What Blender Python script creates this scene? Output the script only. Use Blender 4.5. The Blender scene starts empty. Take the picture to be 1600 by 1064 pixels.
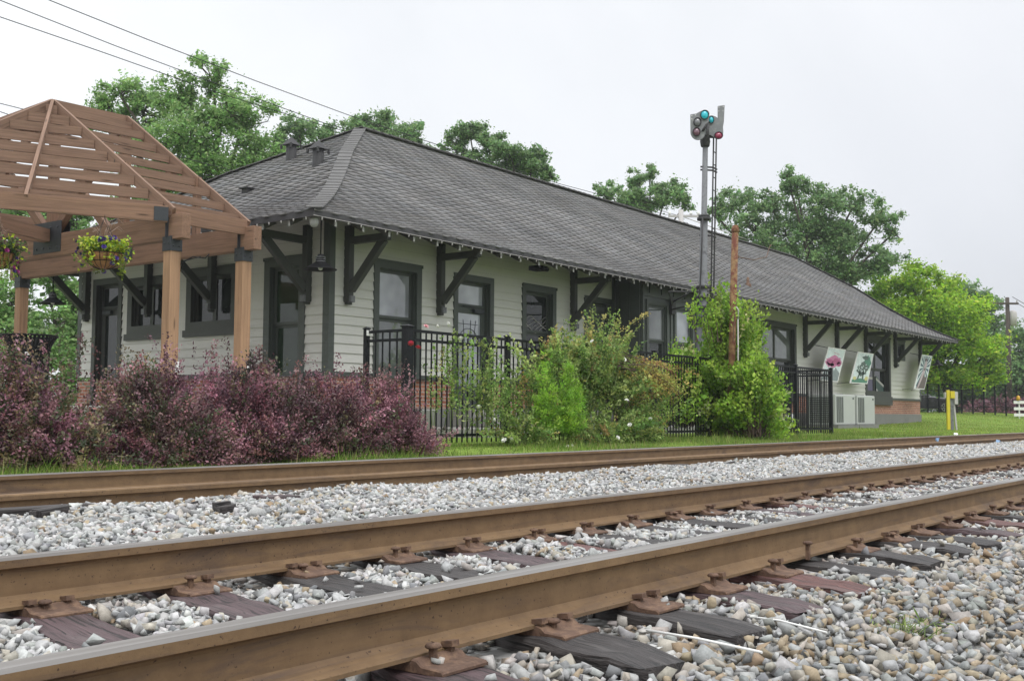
import bpy, math, random
import numpy as np
from mathutils import Vector, Matrix, Euler
rng = np.random.default_rng(7); random.seed(7)
sc = bpy.context.scene
COL = sc.collection
PI = math.pi

# ------------------------------------------------------------------ camera
AX = np.array([1295., -123., 1726.]); AX /= np.linalg.norm(AX)
AY = np.array([-2310., -101., 1726.]); AY -= AX*(AX@AY); AY /= np.linalg.norm(AY)
AZ = np.cross(AX, AY)
if AZ[1] < 0: AZ = -AZ
RW = np.stack([AX, AY, AZ])
EYE = .48
def at(x, y, d):
    """world point seen at photo pixel x, y at forward distance d"""
    v = RW@np.array([(x-800)/1726., -(y-532)/1726., 1.])*d
    return np.array([v[0], v[1], v[2]+EYE])
def u_of(X, Y):
    r = X*RW[0,0]+Y*RW[1,0]; f = X*RW[0,2]+Y*RW[1,2]
    return r/np.where(np.abs(f) < 1e-6, 1e-6, f), f
cam = bpy.data.cameras.new('camera'); co = bpy.data.objects.new('camera', cam); COL.objects.link(co)
M = Matrix.Identity(4)
for i in range(3):
    M[i][0] = RW[i,0]; M[i][1] = RW[i,1]; M[i][2] = -RW[i,2]
M[2][3] = EYE
co.matrix_world = M
cam.sensor_width = 36; cam.lens = 1726/1600*36; cam.clip_end = 3000; cam.clip_start = .05
sc.camera = co

# ------------------------------------------------------------------ helpers
def tag(o, label=None, cat=None, group=None, kind=None):
    if label: o['label'] = label
    if cat: o['category'] = cat
    if group: o['group'] = group
    if kind: o['kind'] = kind
    return o
def thing(name, label, cat, loc=(0,0,0), group=None):
    o = bpy.data.objects.new(name, None); COL.objects.link(o)
    o.location = loc; o.empty_display_size = .2
    o['_x'], o['_y'], o['_z'] = [float(v) for v in loc]
    return tag(o, label, cat, group)
def origin(o):
    if o is None: return np.zeros(3)
    while o.parent: o = o.parent
    return np.array([o.get('_x', 0.), o.get('_y', 0.), o.get('_z', 0.)])
def link(name, me, parent=None):
    o = bpy.data.objects.new(name, me); COL.objects.link(o)
    if parent: o.parent = parent
    return o
def mesh_np(name, V, F, m, parent=None, col=None, smooth=False, base=None):
    """V (n,3), F (k,3|4) index array -> one mesh object"""
    V = np.asarray(V, float); F = np.asarray(F, np.int32)
    if base is None: base = origin(parent) if parent else np.zeros(3)
    V = V-base
    me = bpy.data.meshes.new(name)
    k, s = F.shape
    me.vertices.add(len(V)); me.vertices.foreach_set('co', V.astype(np.float32).ravel())
    me.loops.add(k*s); me.loops.foreach_set('vertex_index', F.ravel())
    me.polygons.add(k); me.polygons.foreach_set('loop_start', np.arange(0, k*s, s, dtype=np.int32))
    me.polygons.foreach_set('loop_total', np.full(k, s, np.int32))
    if smooth: me.polygons.foreach_set('use_smooth', np.ones(k, bool))
    if col is not None:
        a = me.attributes.new('col', 'FLOAT_COLOR', 'POINT')
        c = np.ones((len(V), 4), np.float32); c[:, :3] = col
        a.data.foreach_set('color', c.ravel())
    me.materials.append(m); me.update(); me.validate()
    o = link(name, me, parent)
    if parent is None and base.any(): o.location = base
    return o

class MB:
    """collects shapes; build() links them as ONE mesh object"""
    def __init__(s): s.v = []; s.f = []; s.lc = []; s.mi = []; s.n = 0; s.sm = []
    def add(s, vs, fs, lcs=None, mi=0, smooth=False):
        b = len(s.v)
        s.v += [tuple(float(c) for c in v) for v in vs]
        s.f += [tuple(b+i for i in f) for f in fs]
        s.mi += [mi]*len(fs); s.sm += [smooth]*len(fs)
        s.n += 1
        k = s.n*3.17+random.random()*50
        if lcs is None: lcs = vs
        s.lc += [(v[0]+k, v[1]+k*.7, v[2]+k*.3) for v in lcs]
        return s
    def bar(s, p0, p1, w, h, up=(0,0,1), mi=0, w1=None, h1=None):
        p0 = Vector(p0); p1 = Vector(p1); d = p1-p0; L = d.length; d = d/L
        up = Vector(up)
        if abs(d.dot(up)) > .98: up = Vector((0,1,0))
        x = d.cross(up).normalized(); z = x.cross(d).normalized()
        vs = []; lc = []
        for t, p, ww, hh in ((0, p0, w, h), (L, p1, w1 or w, h1 or h)):
            for a, b in ((-1,-1),(1,-1),(1,1),(-1,1)):
                vs.append(p+x*(a*ww/2)+z*(b*hh/2)); lc.append((t, a*ww/2, b*hh/2))
        fs = [(0,1,2,3),(7,6,5,4),(4,5,1,0),(5,6,2,1),(6,7,3,2),(7,4,0,3)]
        return s.add(vs, fs, lc, mi)
    def box(s, x0, x1, y0, y1, z0, z1, mi=0):
        return s.bar((x0,(y0+y1)/2,(z0+z1)/2), (x1,(y0+y1)/2,(z0+z1)/2), abs(y1-y0), abs(z1-z0), mi=mi)
    def tube(s, pts, r, n=8, mi=0, cap=True, r1=None):
        pts = [Vector(p) for p in pts]; m = len(pts)
        rs = r if isinstance(r, (list, tuple)) else [r+((r1 if r1 is not None else r)-r)*i/max(1, m-1) for i in range(m)]
        vs = []; lc = []; prev = None; L = 0
        for i, p in enumerate(pts):
            d = (pts[min(i+1, m-1)]-pts[max(i-1, 0)]).normalized()
            if prev is None:
                ref = Vector((0,0,1)) if abs(d.z) < .9 else Vector((1,0,0))
                x = d.cross(ref).normalized()
            else:
                x = (prev-d*prev.dot(d)).normalized()
            prev = x; y = d.cross(x)
            if i: L += (p-pts[i-1]).length
            for k in range(n):
                a = 2*PI*k/n
                vs.append(p+(x*math.cos(a)+y*math.sin(a))*rs[i]); lc.append((L, rs[i]*math.cos(a), rs[i]*math.sin(a)))
        fs = [(i*n+k, i*n+(k+1)%n, (i+1)*n+(k+1)%n, (i+1)*n+k) for i in range(m-1) for k in range(n)]
        s.add(vs, fs, lc, mi, True)
        if cap:
            b = len(s.v)-m*n
            s.f += [tuple(b+k for k in range(n))[::-1], tuple(b+(m-1)*n+k for k in range(n))]
            s.mi += [mi, mi]; s.sm += [False, False]
        return s
    def lathe(s, c, prof, n=24, axis='z', mi=0, smooth=True):
        vs = []
        for r, h in prof:
            for k in range(n):
                a = 2*PI*k/n
                q = (r*math.cos(a), r*math.sin(a), h)
                if axis == 'y': q = (q[0], h, q[1])
                if axis == 'x': q = (h, q[0], q[1])
                vs.append((c[0]+q[0], c[1]+q[1], c[2]+q[2]))
        fs = [(i*n+k, i*n+(k+1)%n, (i+1)*n+(k+1)%n, (i+1)*n+k) for i in range(len(prof)-1) for k in range(n)]
        return s.add(vs, fs, None, mi, smooth)
    def prism(s, poly, o, ax, ay, an, t, mi=0):
        """polygon (2D) in the plane o + ax,ay ; thickness t along an"""
        o, ax, ay, an = map(Vector, (o, ax, ay, an)); n = len(poly)
        vs = [o+ax*p[0]+ay*p[1] for p in poly]+[o+ax*p[0]+ay*p[1]+an*t for p in poly]
        fs = [tuple(range(n))[::-1], tuple(range(n, 2*n))]+[(k, (k+1)%n, n+(k+1)%n, n+k) for k in range(n)]
        return s.add(vs, fs, [(p[0], p[1], 0) for p in poly]*2, mi)
    def build(s, name, mats, parent=None, bevel=0, base=None):
        if not isinstance(mats, (list, tuple)): mats = [mats]
        if base is None: base = origin(parent) if parent else np.zeros(3)
        me = bpy.data.meshes.new(name)
        V = np.array(s.v)-np.asarray(base)
        me.from_pydata(V.tolist(), [], s.f)
        a = me.attributes.new('lc', 'FLOAT_VECTOR', 'POINT')
        a.data.foreach_set('vector', np.array(s.lc, np.float32).ravel())
        me.polygons.foreach_set('material_index', np.array(s.mi, np.int32))
        me.polygons.foreach_set('use_smooth', np.array(s.sm, bool))
        for m in mats: me.materials.append(m)
        me.update()
        o = link(name, me, parent)
        if parent is None: o.location = base
        if bevel:
            b = o.modifiers.new('bevel', 'BEVEL'); b.width = bevel; b.segments = 2; b.limit_method = 'ANGLE'; b.angle_limit = .6
        return o

# ------------------------------------------------------------------ materials
def newmat(name):
    m = bpy.data.materials.new(name); m.use_nodes = True
    nt = m.node_tree; b = nt.nodes['Principled BSDF']
    return m, nt, b
def node(nt, t, **kw):
    n = nt.nodes.new(t)
    for k, v in kw.items():
        if k in n.inputs: n.inputs[k].default_value = v
        else: setattr(n, k, v)
    return n
def ramp(nt, fac, stops):
    r = nt.nodes.new('ShaderNodeValToRGB'); e = r.color_ramp.elements
    while len(e) < len(stops): e.new(.5)
    for k, (p, c) in enumerate(stops):
        e[k].position = p; e[k].color = (*c, 1)
    nt.links.new(fac, r.inputs[0]); return r.outputs[0]
def mixc(nt, a, b, fac, mode='MIX'):
    n = nt.nodes.new('ShaderNodeMix'); n.data_type = 'RGBA'; n.blend_type = mode
    for s, v in ((0, fac), (6, a), (7, b)):
        if isinstance(v, (int, float)): n.inputs[s].default_value = v
        elif isinstance(v, tuple): n.inputs[s].default_value = (*v, 1)
        else: nt.links.new(v, n.inputs[s])
    return n.outputs[2]
def vec(nt, src='Object', scale=(1,1,1)):
    if src == 'lc':
        a = node(nt, 'ShaderNodeAttribute', attribute_name='lc'); out = a.outputs['Vector']
    elif src == 'World':
        g = nt.nodes.new('ShaderNodeNewGeometry'); out = g.outputs['Position']
    else:
        out = nt.nodes.new('ShaderNodeTexCoord').outputs[src]
    mp = node(nt, 'ShaderNodeMapping'); mp.inputs['Scale'].default_value = scale
    nt.links.new(out, mp.inputs[0]); return mp.outputs[0]
def noise(nt, v, scale, detail=4, rough=.6, dist=0):
    n = node(nt, 'ShaderNodeTexNoise', Scale=scale, Detail=detail, Roughness=rough, Distortion=dist)
    nt.links.new(v, n.inputs['Vector']); return n.outputs['Fac']
def bump(nt, b, h, s=.3, d=.02):
    n = node(nt, 'ShaderNodeBump', Strength=s, Distance=d)
    nt.links.new(h, n.inputs['Height']); nt.links.new(n.outputs[0], b.inputs['Normal'])
def sc3(c, k): return tuple(min(1., x*k) for x in c)
def mottled(name, c, rough=.7, var=.25, scale=3., bs=.15, spec=.5, metal=0, fine=40., src='World', c2=None, w2=.62):
    m, nt, b = newmat(name)
    v = vec(nt, src)
    n1 = noise(nt, v, scale, 6); n2 = noise(nt, v, fine, 3)
    o = ramp(nt, n1, [(.25, sc3(c, 1-var)), (.75, sc3(c, 1+var))])
    o = mixc(nt, o, ramp(nt, n2, [(.3, sc3(c, 1-var)), (.7, sc3(c, 1+var))]), .4)
    if c2: o = mixc(nt, o, c2, ramp(nt, noise(nt, v, scale*1.7, 5, .7), [(w2-.07, (0,0,0)), (w2+.07, (1,1,1))]))
    nt.links.new(o, b.inputs['Base Color'])
    b.inputs['Roughness'].default_value = rough; b.inputs['Metallic'].default_value = metal
    b.inputs['Specular IOR Level'].default_value = spec
    if bs: bump(nt, b, n2, bs, .01)
    return m
def wood(name, c, dark=.55, rough=.75, grain=22., knots=True, bs=.35):
    m, nt, b = newmat(name)
    v = vec(nt, 'lc', (.8, grain, grain)); v2 = vec(nt, 'lc', (.7, 2.2, 2.2)); v3 = vec(nt, 'lc', (2., 45, 45))
    g = noise(nt, v, 1., 6, .65, .6); big = noise(nt, v2, 1.3, 3); f = noise(nt, v3, 1., 3, .7)
    o = ramp(nt, g, [(.30, sc3(c, dark*.75)), (.5, c), (.72, sc3(c, 1.42))])
    o = mixc(nt, o, ramp(nt, big, [(.3, sc3(c, .60)), (.7, sc3(c, 1.35))]), .42)
    o = mixc(nt, o, ramp(nt, f, [(.35, sc3(c, .6)), (.6, sc3(c, 1.1))]), .3)
    if knots:
        vo = node(nt, 'ShaderNodeTexVoronoi', Scale=1.); nt.links.new(vec(nt, 'lc', (1.3, 9, 9)), vo.inputs['Vector'])
        o = mixc(nt, sc3(c, .35), o, ramp(nt, vo.outputs['Distance'], [(.06, (0,0,0)), (.16, (1,1,1))]))
    nt.links.new(o, b.inputs['Base Color']); b.inputs['Roughness'].default_value = rough
    b.inputs['Specular IOR Level'].default_value = .3
    bump(nt, b, g, bs, .01); return m
def leafmat(name, trans=.35, rough=.5):
    m, nt, b = newmat(name)
    a = node(nt, 'ShaderNodeAttribute', attribute_name='col')
    nt.links.new(a.outputs['Color'], b.inputs['Base Color']); b.inputs['Roughness'].default_value = rough
    b.inputs['Specular IOR Level'].default_value = .3
    t = nt.nodes.new('ShaderNodeBsdfTranslucent'); nt.links.new(a.outputs['Color'], t.inputs[0])
    mx = nt.nodes.new('ShaderNodeMixShader'); mx.inputs[0].default_value = trans
    nt.links.new(b.outputs[0], mx.inputs[1]); nt.links.new(t.outputs[0], mx.inputs[2])
    nt.links.new(mx.outputs[0], nt.nodes['Material Output'].inputs[0]); return m
def colmat(name, rough=.85, fine=70., amt=.35, bs=.3):
    m, nt, b = newmat(name)
    a = node(nt, 'ShaderNodeAttribute', attribute_name='col')
    v = vec(nt, 'World'); n = noise(nt, v, fine, 5, .7)
    o = mixc(nt, a.outputs['Color'], ramp(nt, n, [(.3, (.45,.45,.45)), (.7, (1.3,1.3,1.3))]), amt, 'MULTIPLY')
    nt.links.new(o, b.inputs['Base Color']); b.inputs['Roughness'].default_value = rough
    b.inputs['Specular IOR Level'].default_value = .25
    if bs: bump(nt, b, n, bs, .004)
    return m
def glass(name, c, ior=1.6, rough=.02):
    m, nt, b = newmat(name)
    v = vec(nt, 'World'); n = noise(nt, v, 1.3, 2)
    nt.links.new(ramp(nt, n, [(.3, sc3(c, .6)), (.7, sc3(c, 1.4))]), b.inputs['Base Color'])
    b.inputs['Roughness'].default_value = rough; b.inputs['IOR'].default_value = ior
    bump(nt, b, noise(nt, v, 1.1, 1), .05, .05); return m

m_siding = mottled('siding_paint', (.58,.572,.535), .6, .06, 1.2, .05, .35, c2=(.56,.545,.48), w2=.68)
m_trim = mottled('dark_green_trim', (.060,.070,.062), .5, .15, 3, .06)
m_bracket = mottled('dark_brown_trim', (.042,.045,.040), .55, .2, 3, .08)
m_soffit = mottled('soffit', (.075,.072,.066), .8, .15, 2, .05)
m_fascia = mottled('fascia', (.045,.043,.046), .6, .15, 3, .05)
m_white = mottled('white_paint', (.72,.72,.70), .5, .08, 6, .03)
m_tail = mottled('tail_paint', (.30,.30,.285), .6, .12, 6, .03)
m_concrete = mottled('concrete', (.27,.265,.245), .9, .2, 2.5, .2, c2=(.2,.18,.15))
m_found = mottled('painted_concrete', (.19,.19,.18), .9, .2, 2.5, .15, c2=(.27,.21,.16), w2=.66)
m_black = mottled('black_powder_coat', (.007,.008,.010), .5, .3, 5, .05, .22)
m_steel = mottled('dark_steel_plate', (.028,.032,.038), .55, .25, 8, .15)
m_blackcan = mottled('black_can_paint', (.007,.007,.008), .55, .3, 8, .05, .2)
m_ac = mottled('ac_enamel', (.43,.445,.43), .5, .06, 2, .03)
m_acdark = mottled('ac_louvre', (.09,.10,.095), .6, .2, 5, .05)
m_mast = mottled('mast_grey_paint', (.155,.16,.17), .7, .25, 4, .2, c2=(.07,.07,.075), w2=.6)
m_target = mottled('target_plate', (.19,.195,.205), .6, .22, 5, .15, c2=(.27,.28,.27), w2=.6)
m_mastdark = mottled('mast_iron', (.035,.034,.036), .7, .3, 6, .15)
m_rustpole = mottled('rusty_pole', (.225,.135,.058), .85, .5, 5, .3, c2=(.12,.034,.018), w2=.50)
m_rust = mottled('rust', (.105,.060,.040), .85, .45, 14, .5, c2=(.175,.105,.066), w2=.54)
m_litter = mottled('white_litter', (.8,.8,.8), .6, .05, 5, .05)
m_blue = mottled('blue_litter', (.22,.36,.55), .5, .1, 9, .05)
m_yellow = mottled('yellow_paint', (.60,.49,.025), .5, .1, 5, .05)
m_greybox = mottled('grey_box', (.45,.43,.42), .6, .08, 4, .05)
m_bark = mottled('bark', (.075,.062,.05), .95, .4, 6, .5, fine=18)
m_twig = mottled('twig', (.10,.065,.05), .9, .3, 8, .2)
m_greenstem = mottled('green_stem', (.12,.17,.05), .8, .3, 8, .1)
m_roofwood = wood('pergola_roof_wood', (.225,.138,.096), .40, grain=34, bs=.6)
m_beam = wood('pergola_beam_wood', (.235,.138,.092), .40, grain=26, bs=.6)
m_post = wood('pergola_post_wood', (.355,.215,.128), .52, grain=26, bs=.6)
m_polewood = wood('utility_pole_wood', (.075,.06,.05), .6)
m_leaf = leafmat('leaf', .48)
m_purple = leafmat('purple_leaf', .25, .45)
m_petal = leafmat('petal', .4, .6)
m_stone = colmat('ballast_stone', .8, 60, .5)
m_shingle = colmat('asphalt_shingle', .9, 55, .55, .5)
m_grass = leafmat('grass_blade', .4, .6)
g_bright = glass('glass_bright', (.33,.345,.38), 2.0)  # pale base colour paints in the sky reflected by the brighter panes
g_mid = glass('glass_mid', (.13,.14,.14), 1.9)
g_dark = glass('glass_dark', (.018,.022,.020), 1.5)
g_green = glass('glass_green', (.020,.034,.020), 1.5)
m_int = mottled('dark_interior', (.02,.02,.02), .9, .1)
m_basket = wood('coir_liner', (.34,.17,.07), .5, knots=False)

def brickmat(name, swz):
    m, nt, b = newmat(name)
    g = nt.nodes.new('ShaderNodeNewGeometry'); s = nt.nodes.new('ShaderNodeSeparateXYZ'); nt.links.new(g.outputs['Position'], s.inputs[0])
    c = nt.nodes.new('ShaderNodeCombineXYZ'); nt.links.new(s.outputs[swz], c.inputs[0]); nt.links.new(s.outputs[2], c.inputs[1])
    t = node(nt, 'ShaderNodeTexBrick', Scale=1.); t.inputs['Brick Width'].default_value = .215; t.inputs['Row Height'].default_value = .075
    t.inputs['Mortar Size'].default_value = .009; t.inputs['Color1'].default_value = (.30,.105,.062,1); t.inputs['Color2'].default_value = (.40,.165,.10,1)
    t.inputs['Mortar'].default_value = (.42,.37,.32,1); nt.links.new(c.outputs[0], t.inputs['Vector'])
    o = mixc(nt, t.outputs['Color'], ramp(nt, noise(nt, g.outputs['Position'], 9, 5), [(.3, (.6,.6,.6)), (.7, (1.2,1.2,1.2))]), .6, 'MULTIPLY')
    nt.links.new(o, b.inputs['Base Color']); b.inputs['Roughness'].default_value = .9
    bump(nt, b, t.outputs['Fac'], -.4, .01); return m
m_brickX = brickmat('brick_front', 0); m_brickY = brickmat('brick_end', 1)

def railmat(name, head):
    m, nt, b = newmat(name); v = vec(nt, 'World', (1,1,1)); vs = vec(nt, 'World', (.5, 14, 14))
    n = noise(nt, v, 9, 7, .65); st = noise(nt, vs, 1., 4, .6); sp = noise(nt, v, 75, 3, .6)
    if head:
        o = ramp(nt, st, [(.3, (.11,.098,.088)), (.55, (.19,.178,.168)), (.8, (.28,.27,.262))])
        b.inputs['Roughness'].default_value = .42; b.inputs['Specular IOR Level'].default_value = .4
    else:
        o = ramp(nt, n, [(.25, (.11,.068,.034)), (.5, (.185,.116,.058)), (.8, (.265,.172,.088))])
        o = mixc(nt, o, ramp(nt, st, [(.3, (.10,.060,.036)), (.7, (.24,.155,.085))]), .45)
        o = mixc(nt, o, (.085,.058,.045), ramp(nt, noise(nt, vec(nt, 'World', (1.2, 5, 9)), 1., 6, .7, .8), [(.52, (0,0,0)), (.66, (.7,.7,.7))]))
        o = mixc(nt, (.055,.032,.022), o, ramp(nt, sp, [(.30, (0,0,0)), (.36, (1,1,1))]))
        b.inputs['Roughness'].default_value = .75; b.inputs['Specular IOR Level'].default_value = .35
        bump(nt, b, sp, .3, .004)
    nt.links.new(o, b.inputs['Base Color']); return m
m_railweb = railmat('rail_rust', False); m_railhead = railmat('rail_running_surface', True)

def tiemat(name, c):
    m, nt, b = newmat(name)
    v = vec(nt, 'lc', (1.2, 16, 16)); g = noise(nt, v, 1., 7, .7, 1.2); cr = noise(nt, vec(nt, 'lc', (2.2, 42, 42)), 1., 3, .6, 1.5)
    o = ramp(nt, g, [(.3, sc3(c, .45)), (.55, c), (.8, sc3(c, 1.7))])
    o = mixc(nt, o, (.15,.138,.132), ramp(nt, noise(nt, vec(nt, 'lc', (1.6, 7, 7)), 1., 6, .75, .5), [(.50, (0,0,0)), (.72, (.62,.62,.62))]))
    o = mixc(nt, sc3(c, .15), o, ramp(nt, cr, [(.38, (0,0,0)), (.46, (1,1,1))]))
    nt.links.new(o, b.inputs['Base Color']); b.inputs['Roughness'].default_value = .62
    bump(nt, b, mixc(nt, g, cr, .5), 1., .02); return m
m_tie = {'purple': tiemat('tie_purple_brown', (.085,.052,.056)), 'red': tiemat('tie_reddish', (.13,.05,.042)), 'black': tiemat('tie_black', (.034,.028,.027))}

# ------------------------------------------------------------------ world and sun
w = bpy.data.worlds.new('World'); sc.world = w; w.use_nodes = True; nt = w.node_tree
bg = nt.nodes['Background']
tc = nt.nodes.new('ShaderNodeTexCoord')
nrm = node(nt, 'ShaderNodeVectorMath', operation='NORMALIZE'); nt.links.new(tc.outputs['Generated'], nrm.inputs[0])
dt = node(nt, 'ShaderNodeVectorMath', operation='DOT_PRODUCT'); nt.links.new(nrm.outputs[0], dt.inputs[0])
dv = Vector((.90,-.33,-.55)).normalized(); dt.inputs[1].default_value = dv
o = ramp(nt, dt.outputs['Value'], [(.0, (.97,.985,1.)), (.42, (.875,.89,.915)), (.60, (.78,.795,.83)), (.86, (.555,.565,.60)), (1., (.49,.50,.535))])
cl = noise(nt, nrm.outputs[0], 2.2, 5, .55, .4)
o = mixc(nt, o, ramp(nt, cl, [(.3, (.88,.89,.905)), (.68, (1.05,1.05,1.05))]), .85, 'MULTIPLY')
sz_ = nt.nodes.new('ShaderNodeSeparateXYZ'); nt.links.new(nrm.outputs[0], sz_.inputs[0])
o = mixc(nt, o, ramp(nt, sz_.outputs[2], [(.0, (.47,.47,.47)), (.36, (.47,.47,.47)), (.60, (.80,.80,.80)), (1., (1.,1.,1.))]), 1., 'MULTIPLY')   # overcast: brightest overhead
sk = node(nt, 'ShaderNodeTexSky', sky_type='NISHITA', sun_disc=False); sk.sun_elevation = math.radians(58); sk.sun_rotation = math.radians(207)
skd = node(nt, 'ShaderNodeVectorMath', operation='SCALE'); skd.inputs['Scale'].default_value = .004; nt.links.new(sk.outputs[0], skd.inputs[0])
ov = mixc(nt, o, skd.outputs[0], 1., 'ADD')
nt.links.new(ov, bg.inputs['Color']); bg.inputs['Strength'].default_value = 2.13
sun = bpy.data.lights.new('sun', 'SUN'); sun.energy = 1.2; sun.angle = math.radians(25); sun.color = (1,.97,.93)
so = bpy.data.objects.new('sun', sun); COL.objects.link(so)
# light comes from the camera's left and behind, high up, through cloud
el = math.radians(58); hd = np.array([-.45,-.89])
so.rotation_euler = Vector((hd[0]*math.cos(el), hd[1]*math.cos(el), math.sin(el))).to_track_quat('Z', 'Y').to_euler()
sc.view_settings.view_transform = 'Standard'; sc.view_settings.look = 'None'
sc.view_settings.exposure = .08; sc.view_settings.gamma = 1
sc.cycles.max_bounces = 8; sc.cycles.diffuse_bounces = 5; sc.cycles.transparent_max_bounces = 4
try: sc.cycles.use_denoising = True
except Exception: pass

# ------------------------------------------------------------------ terrain
def sstep(t): t = np.clip(t, 0, 1); return t*t*(3-2*t)
def lawn_z(X, Y):
    X = np.asarray(X, float); Y = np.asarray(Y, float)
    z = -.06+.06*sstep((Y-8.1)/2.2)+.10*sstep((Y-10.5)/3.5)
    z = z+.62*sstep((X-38)/26)*sstep((Y-8.6)/9)
    return z+.02*np.sin(X*1.3+Y*.7)*np.sin(Y*1.1-X*.4)*sstep((Y-8.2)/1.)
BY = [-7, -1, .3, .9, 1.45, 1.8, 2.05, 3.56, 3.75, 4.2, 5.4, 6.24, 6.45, 7.97, 8.15]
BZ = [-.75, -.52, -.38, -.295, -.238, -.222, -.212, -.208, -.19, -.135, -.118, -.115, -.21, -.21, -.10]
def bed_z(X, Y):
    z = np.interp(Y, BY, BZ)
    return z+.014*np.sin(X*2.1+1.3*Y)*np.sin(1.7*Y+.6*X)+.008*np.sin(X*5.3-Y*3.1)
def sheet(name, xs, ys, fz, m):
    X, Y = np.meshgrid(xs, ys, indexing='ij'); Z = fz(X, Y)
    V = np.stack([X, Y, Z], -1).reshape(-1, 3); nx, ny = len(xs), len(ys)
    I = np.arange(nx*ny).reshape(nx, ny)
    F = np.stack([I[:-1,:-1], I[1:,:-1], I[1:,1:], I[:-1,1:]], -1).reshape(-1, 4)
    return tag(mesh_np(name, V, F, m, smooth=True), kind='structure')
def grassmat():
    m, nt, b = newmat('lawn'); v = vec(nt, 'World')
    o = ramp(nt, noise(nt, v, 1.1, 5), [(.3, (.12,.20,.035)), (.5, (.18,.265,.045)), (.75, (.28,.31,.08))])
    o = mixc(nt, o, ramp(nt, noise(nt, v, 22, 4), [(.3, (.07,.13,.02)), (.7, (.22,.32,.06))]), .5)
    o = mixc(nt, o, (.17,.13,.07), ramp(nt, noise(nt, v, .55, 4), [(.60, (0,0,0)), (.74, (.7,.7,.7))]))
    nt.links.new(o, b.inputs['Base Color']); b.inputs['Roughness'].default_value = .9; b.inputs['Specular IOR Level'].default_value = .1
    bump(nt, b, noise(nt, v, 40, 3), .6, .03); return m
m_lawn = grassmat()
def far_lawn(X, Y): return np.where(Y < 8.12, -.9, lawn_z(X, Y))
sheet('ground', np.r_[-200, -100, -50, np.arange(-30, 100, 1.), 110, 130, 160, 220, 320, 500],
      np.r_[-200, -80, -30, -12, -7, 0, 4, 8.1, 8.13, np.arange(8.4, 30, .6), 35, 50, 80, 150, 300, 450], far_lawn, m_lawn)
def bedmat():
    m, nt, b = newmat('ballast_grit'); v = vec(nt, 'World')
    vo = node(nt, 'ShaderNodeTexVoronoi', Scale=26.); nt.links.new(v, vo.inputs['Vector'])
    s = nt.nodes.new('ShaderNodeSeparateColor'); nt.links.new(vo.outputs['Color'], s.inputs[0])
    o = ramp(nt, s.outputs[0], [(0, (.12,.115,.105)), (.4, (.24,.24,.23)), (.75, (.36,.36,.35)), (1, (.22,.17,.12))])
    o = mixc(nt, (.03,.028,.025), o, ramp(nt, vo.outputs['Distance'], [(.55, (1,1,1)), (.9, (0,0,0))]))
    nt.links.new(o, b.inputs['Base Color']); b.inputs['Roughness'].default_value = .9
    bump(nt, b, vo.outputs['Distance'], -.8, .03); return m
sheet('ballast_bed', np.r_[np.arange(-12, 60, .5), 65, 75, 90, 120, 200, 400], np.array(BY), lambda X, Y: bed_z(X, Y)-.016, bedmat())

# ------------------------------------------------------------------ tracks
TIE_DX = .24          # the sleepers lie slightly askew
near_ties = [-.95, -.4, .16, .70, 1.22, 1.72, 2.30, 2.86, 3.42, 3.94, 4.50, 4.98, 5.50, 6.06, 6.53, 7.10, 7.68]
x = 7.68
while x < 62: x += .50+.08*random.random(); near_ties.append(x)
def hull_stone(k, n):
    r = np.random.default_rng(k)
    import bmesh
    p = r.uniform(-1, 1, (n, 3)); p = np.sign(p)*np.abs(p)**.52*r.uniform(.76, 1.0, (n, 1))*.84; p[:, 0] += p[:, 1]*r.uniform(-.22, .22)
    bm = bmesh.new()
    for q in p: bm.verts.new(q)
    bmesh.ops.convex_hull(bm, input=bm.verts)
    bm.verts.ensure_lookup_table()
    for v in [v for v in bm.verts if not v.link_faces]: bm.verts.remove(v)
    bmesh.ops.triangulate(bm, faces=bm.faces); bm.verts.index_update()
    V = np.array([v.co[:] for v in bm.verts]); F = np.array([[v.index for v in f.verts] for f in bm.faces], np.int32); bm.free()
    return V, F
PROT = [hull_stone(100+k, 10+k % 6) for k in range(36)]
PAL = np.array([(.41,.415,.41), (.50,.50,.49), (.575,.57,.56), (.33,.335,.335), (.235,.24,.245), (.46,.425,.365), (.41,.335,.235), (.32,.235,.155), (.45,.41,.38), (.35,.365,.345)])
def rand_rot(n):
    q = rng.normal(size=(n, 4)); q /= np.linalg.norm(q, axis=1)[:, None]; a, b, c, d = q.T
    return np.stack([1-2*(c*c+d*d), 2*(b*c-a*d), 2*(b*d+a*c), 2*(b*c+a*d), 1-2*(b*b+d*d), 2*(c*d-a*b), 2*(b*d-a*c), 2*(c*d+a*b), 1-2*(b*b+c*c)], -1).reshape(-1, 3, 3)
def stones(name, P, S, C):
    n = len(P); kind = rng.integers(0, len(PROT), n); R = rand_rot(n)
    A = np.stack([rng.uniform(.85, 1.35, n), rng.uniform(.7, 1.05, n), rng.uniform(.45, .75, n)], -1)*S[:, None]
    VV, FF, CC = [], [], []; b = 0
    for k, (V, F) in enumerate(PROT):
        i = np.where(kind == k)[0]
        if not len(i): continue
        q = np.einsum('nij,nvj->nvi', R[i], V[None]*A[i][:, None, :])
        q[..., 2] *= .82
        q += P[i][:, None, :]
        VV.append(q.reshape(-1, 3)); FF.append((F[None]+(b+np.arange(len(i))*len(V))[:, None, None]).reshape(-1, 3))
        CC.append(np.repeat(C[i], len(V), 0)); b += len(i)*len(V)
    return mesh_np(name, np.concatenate(VV), np.concatenate(FF), m_stone, col=np.concatenate(CC))
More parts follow.
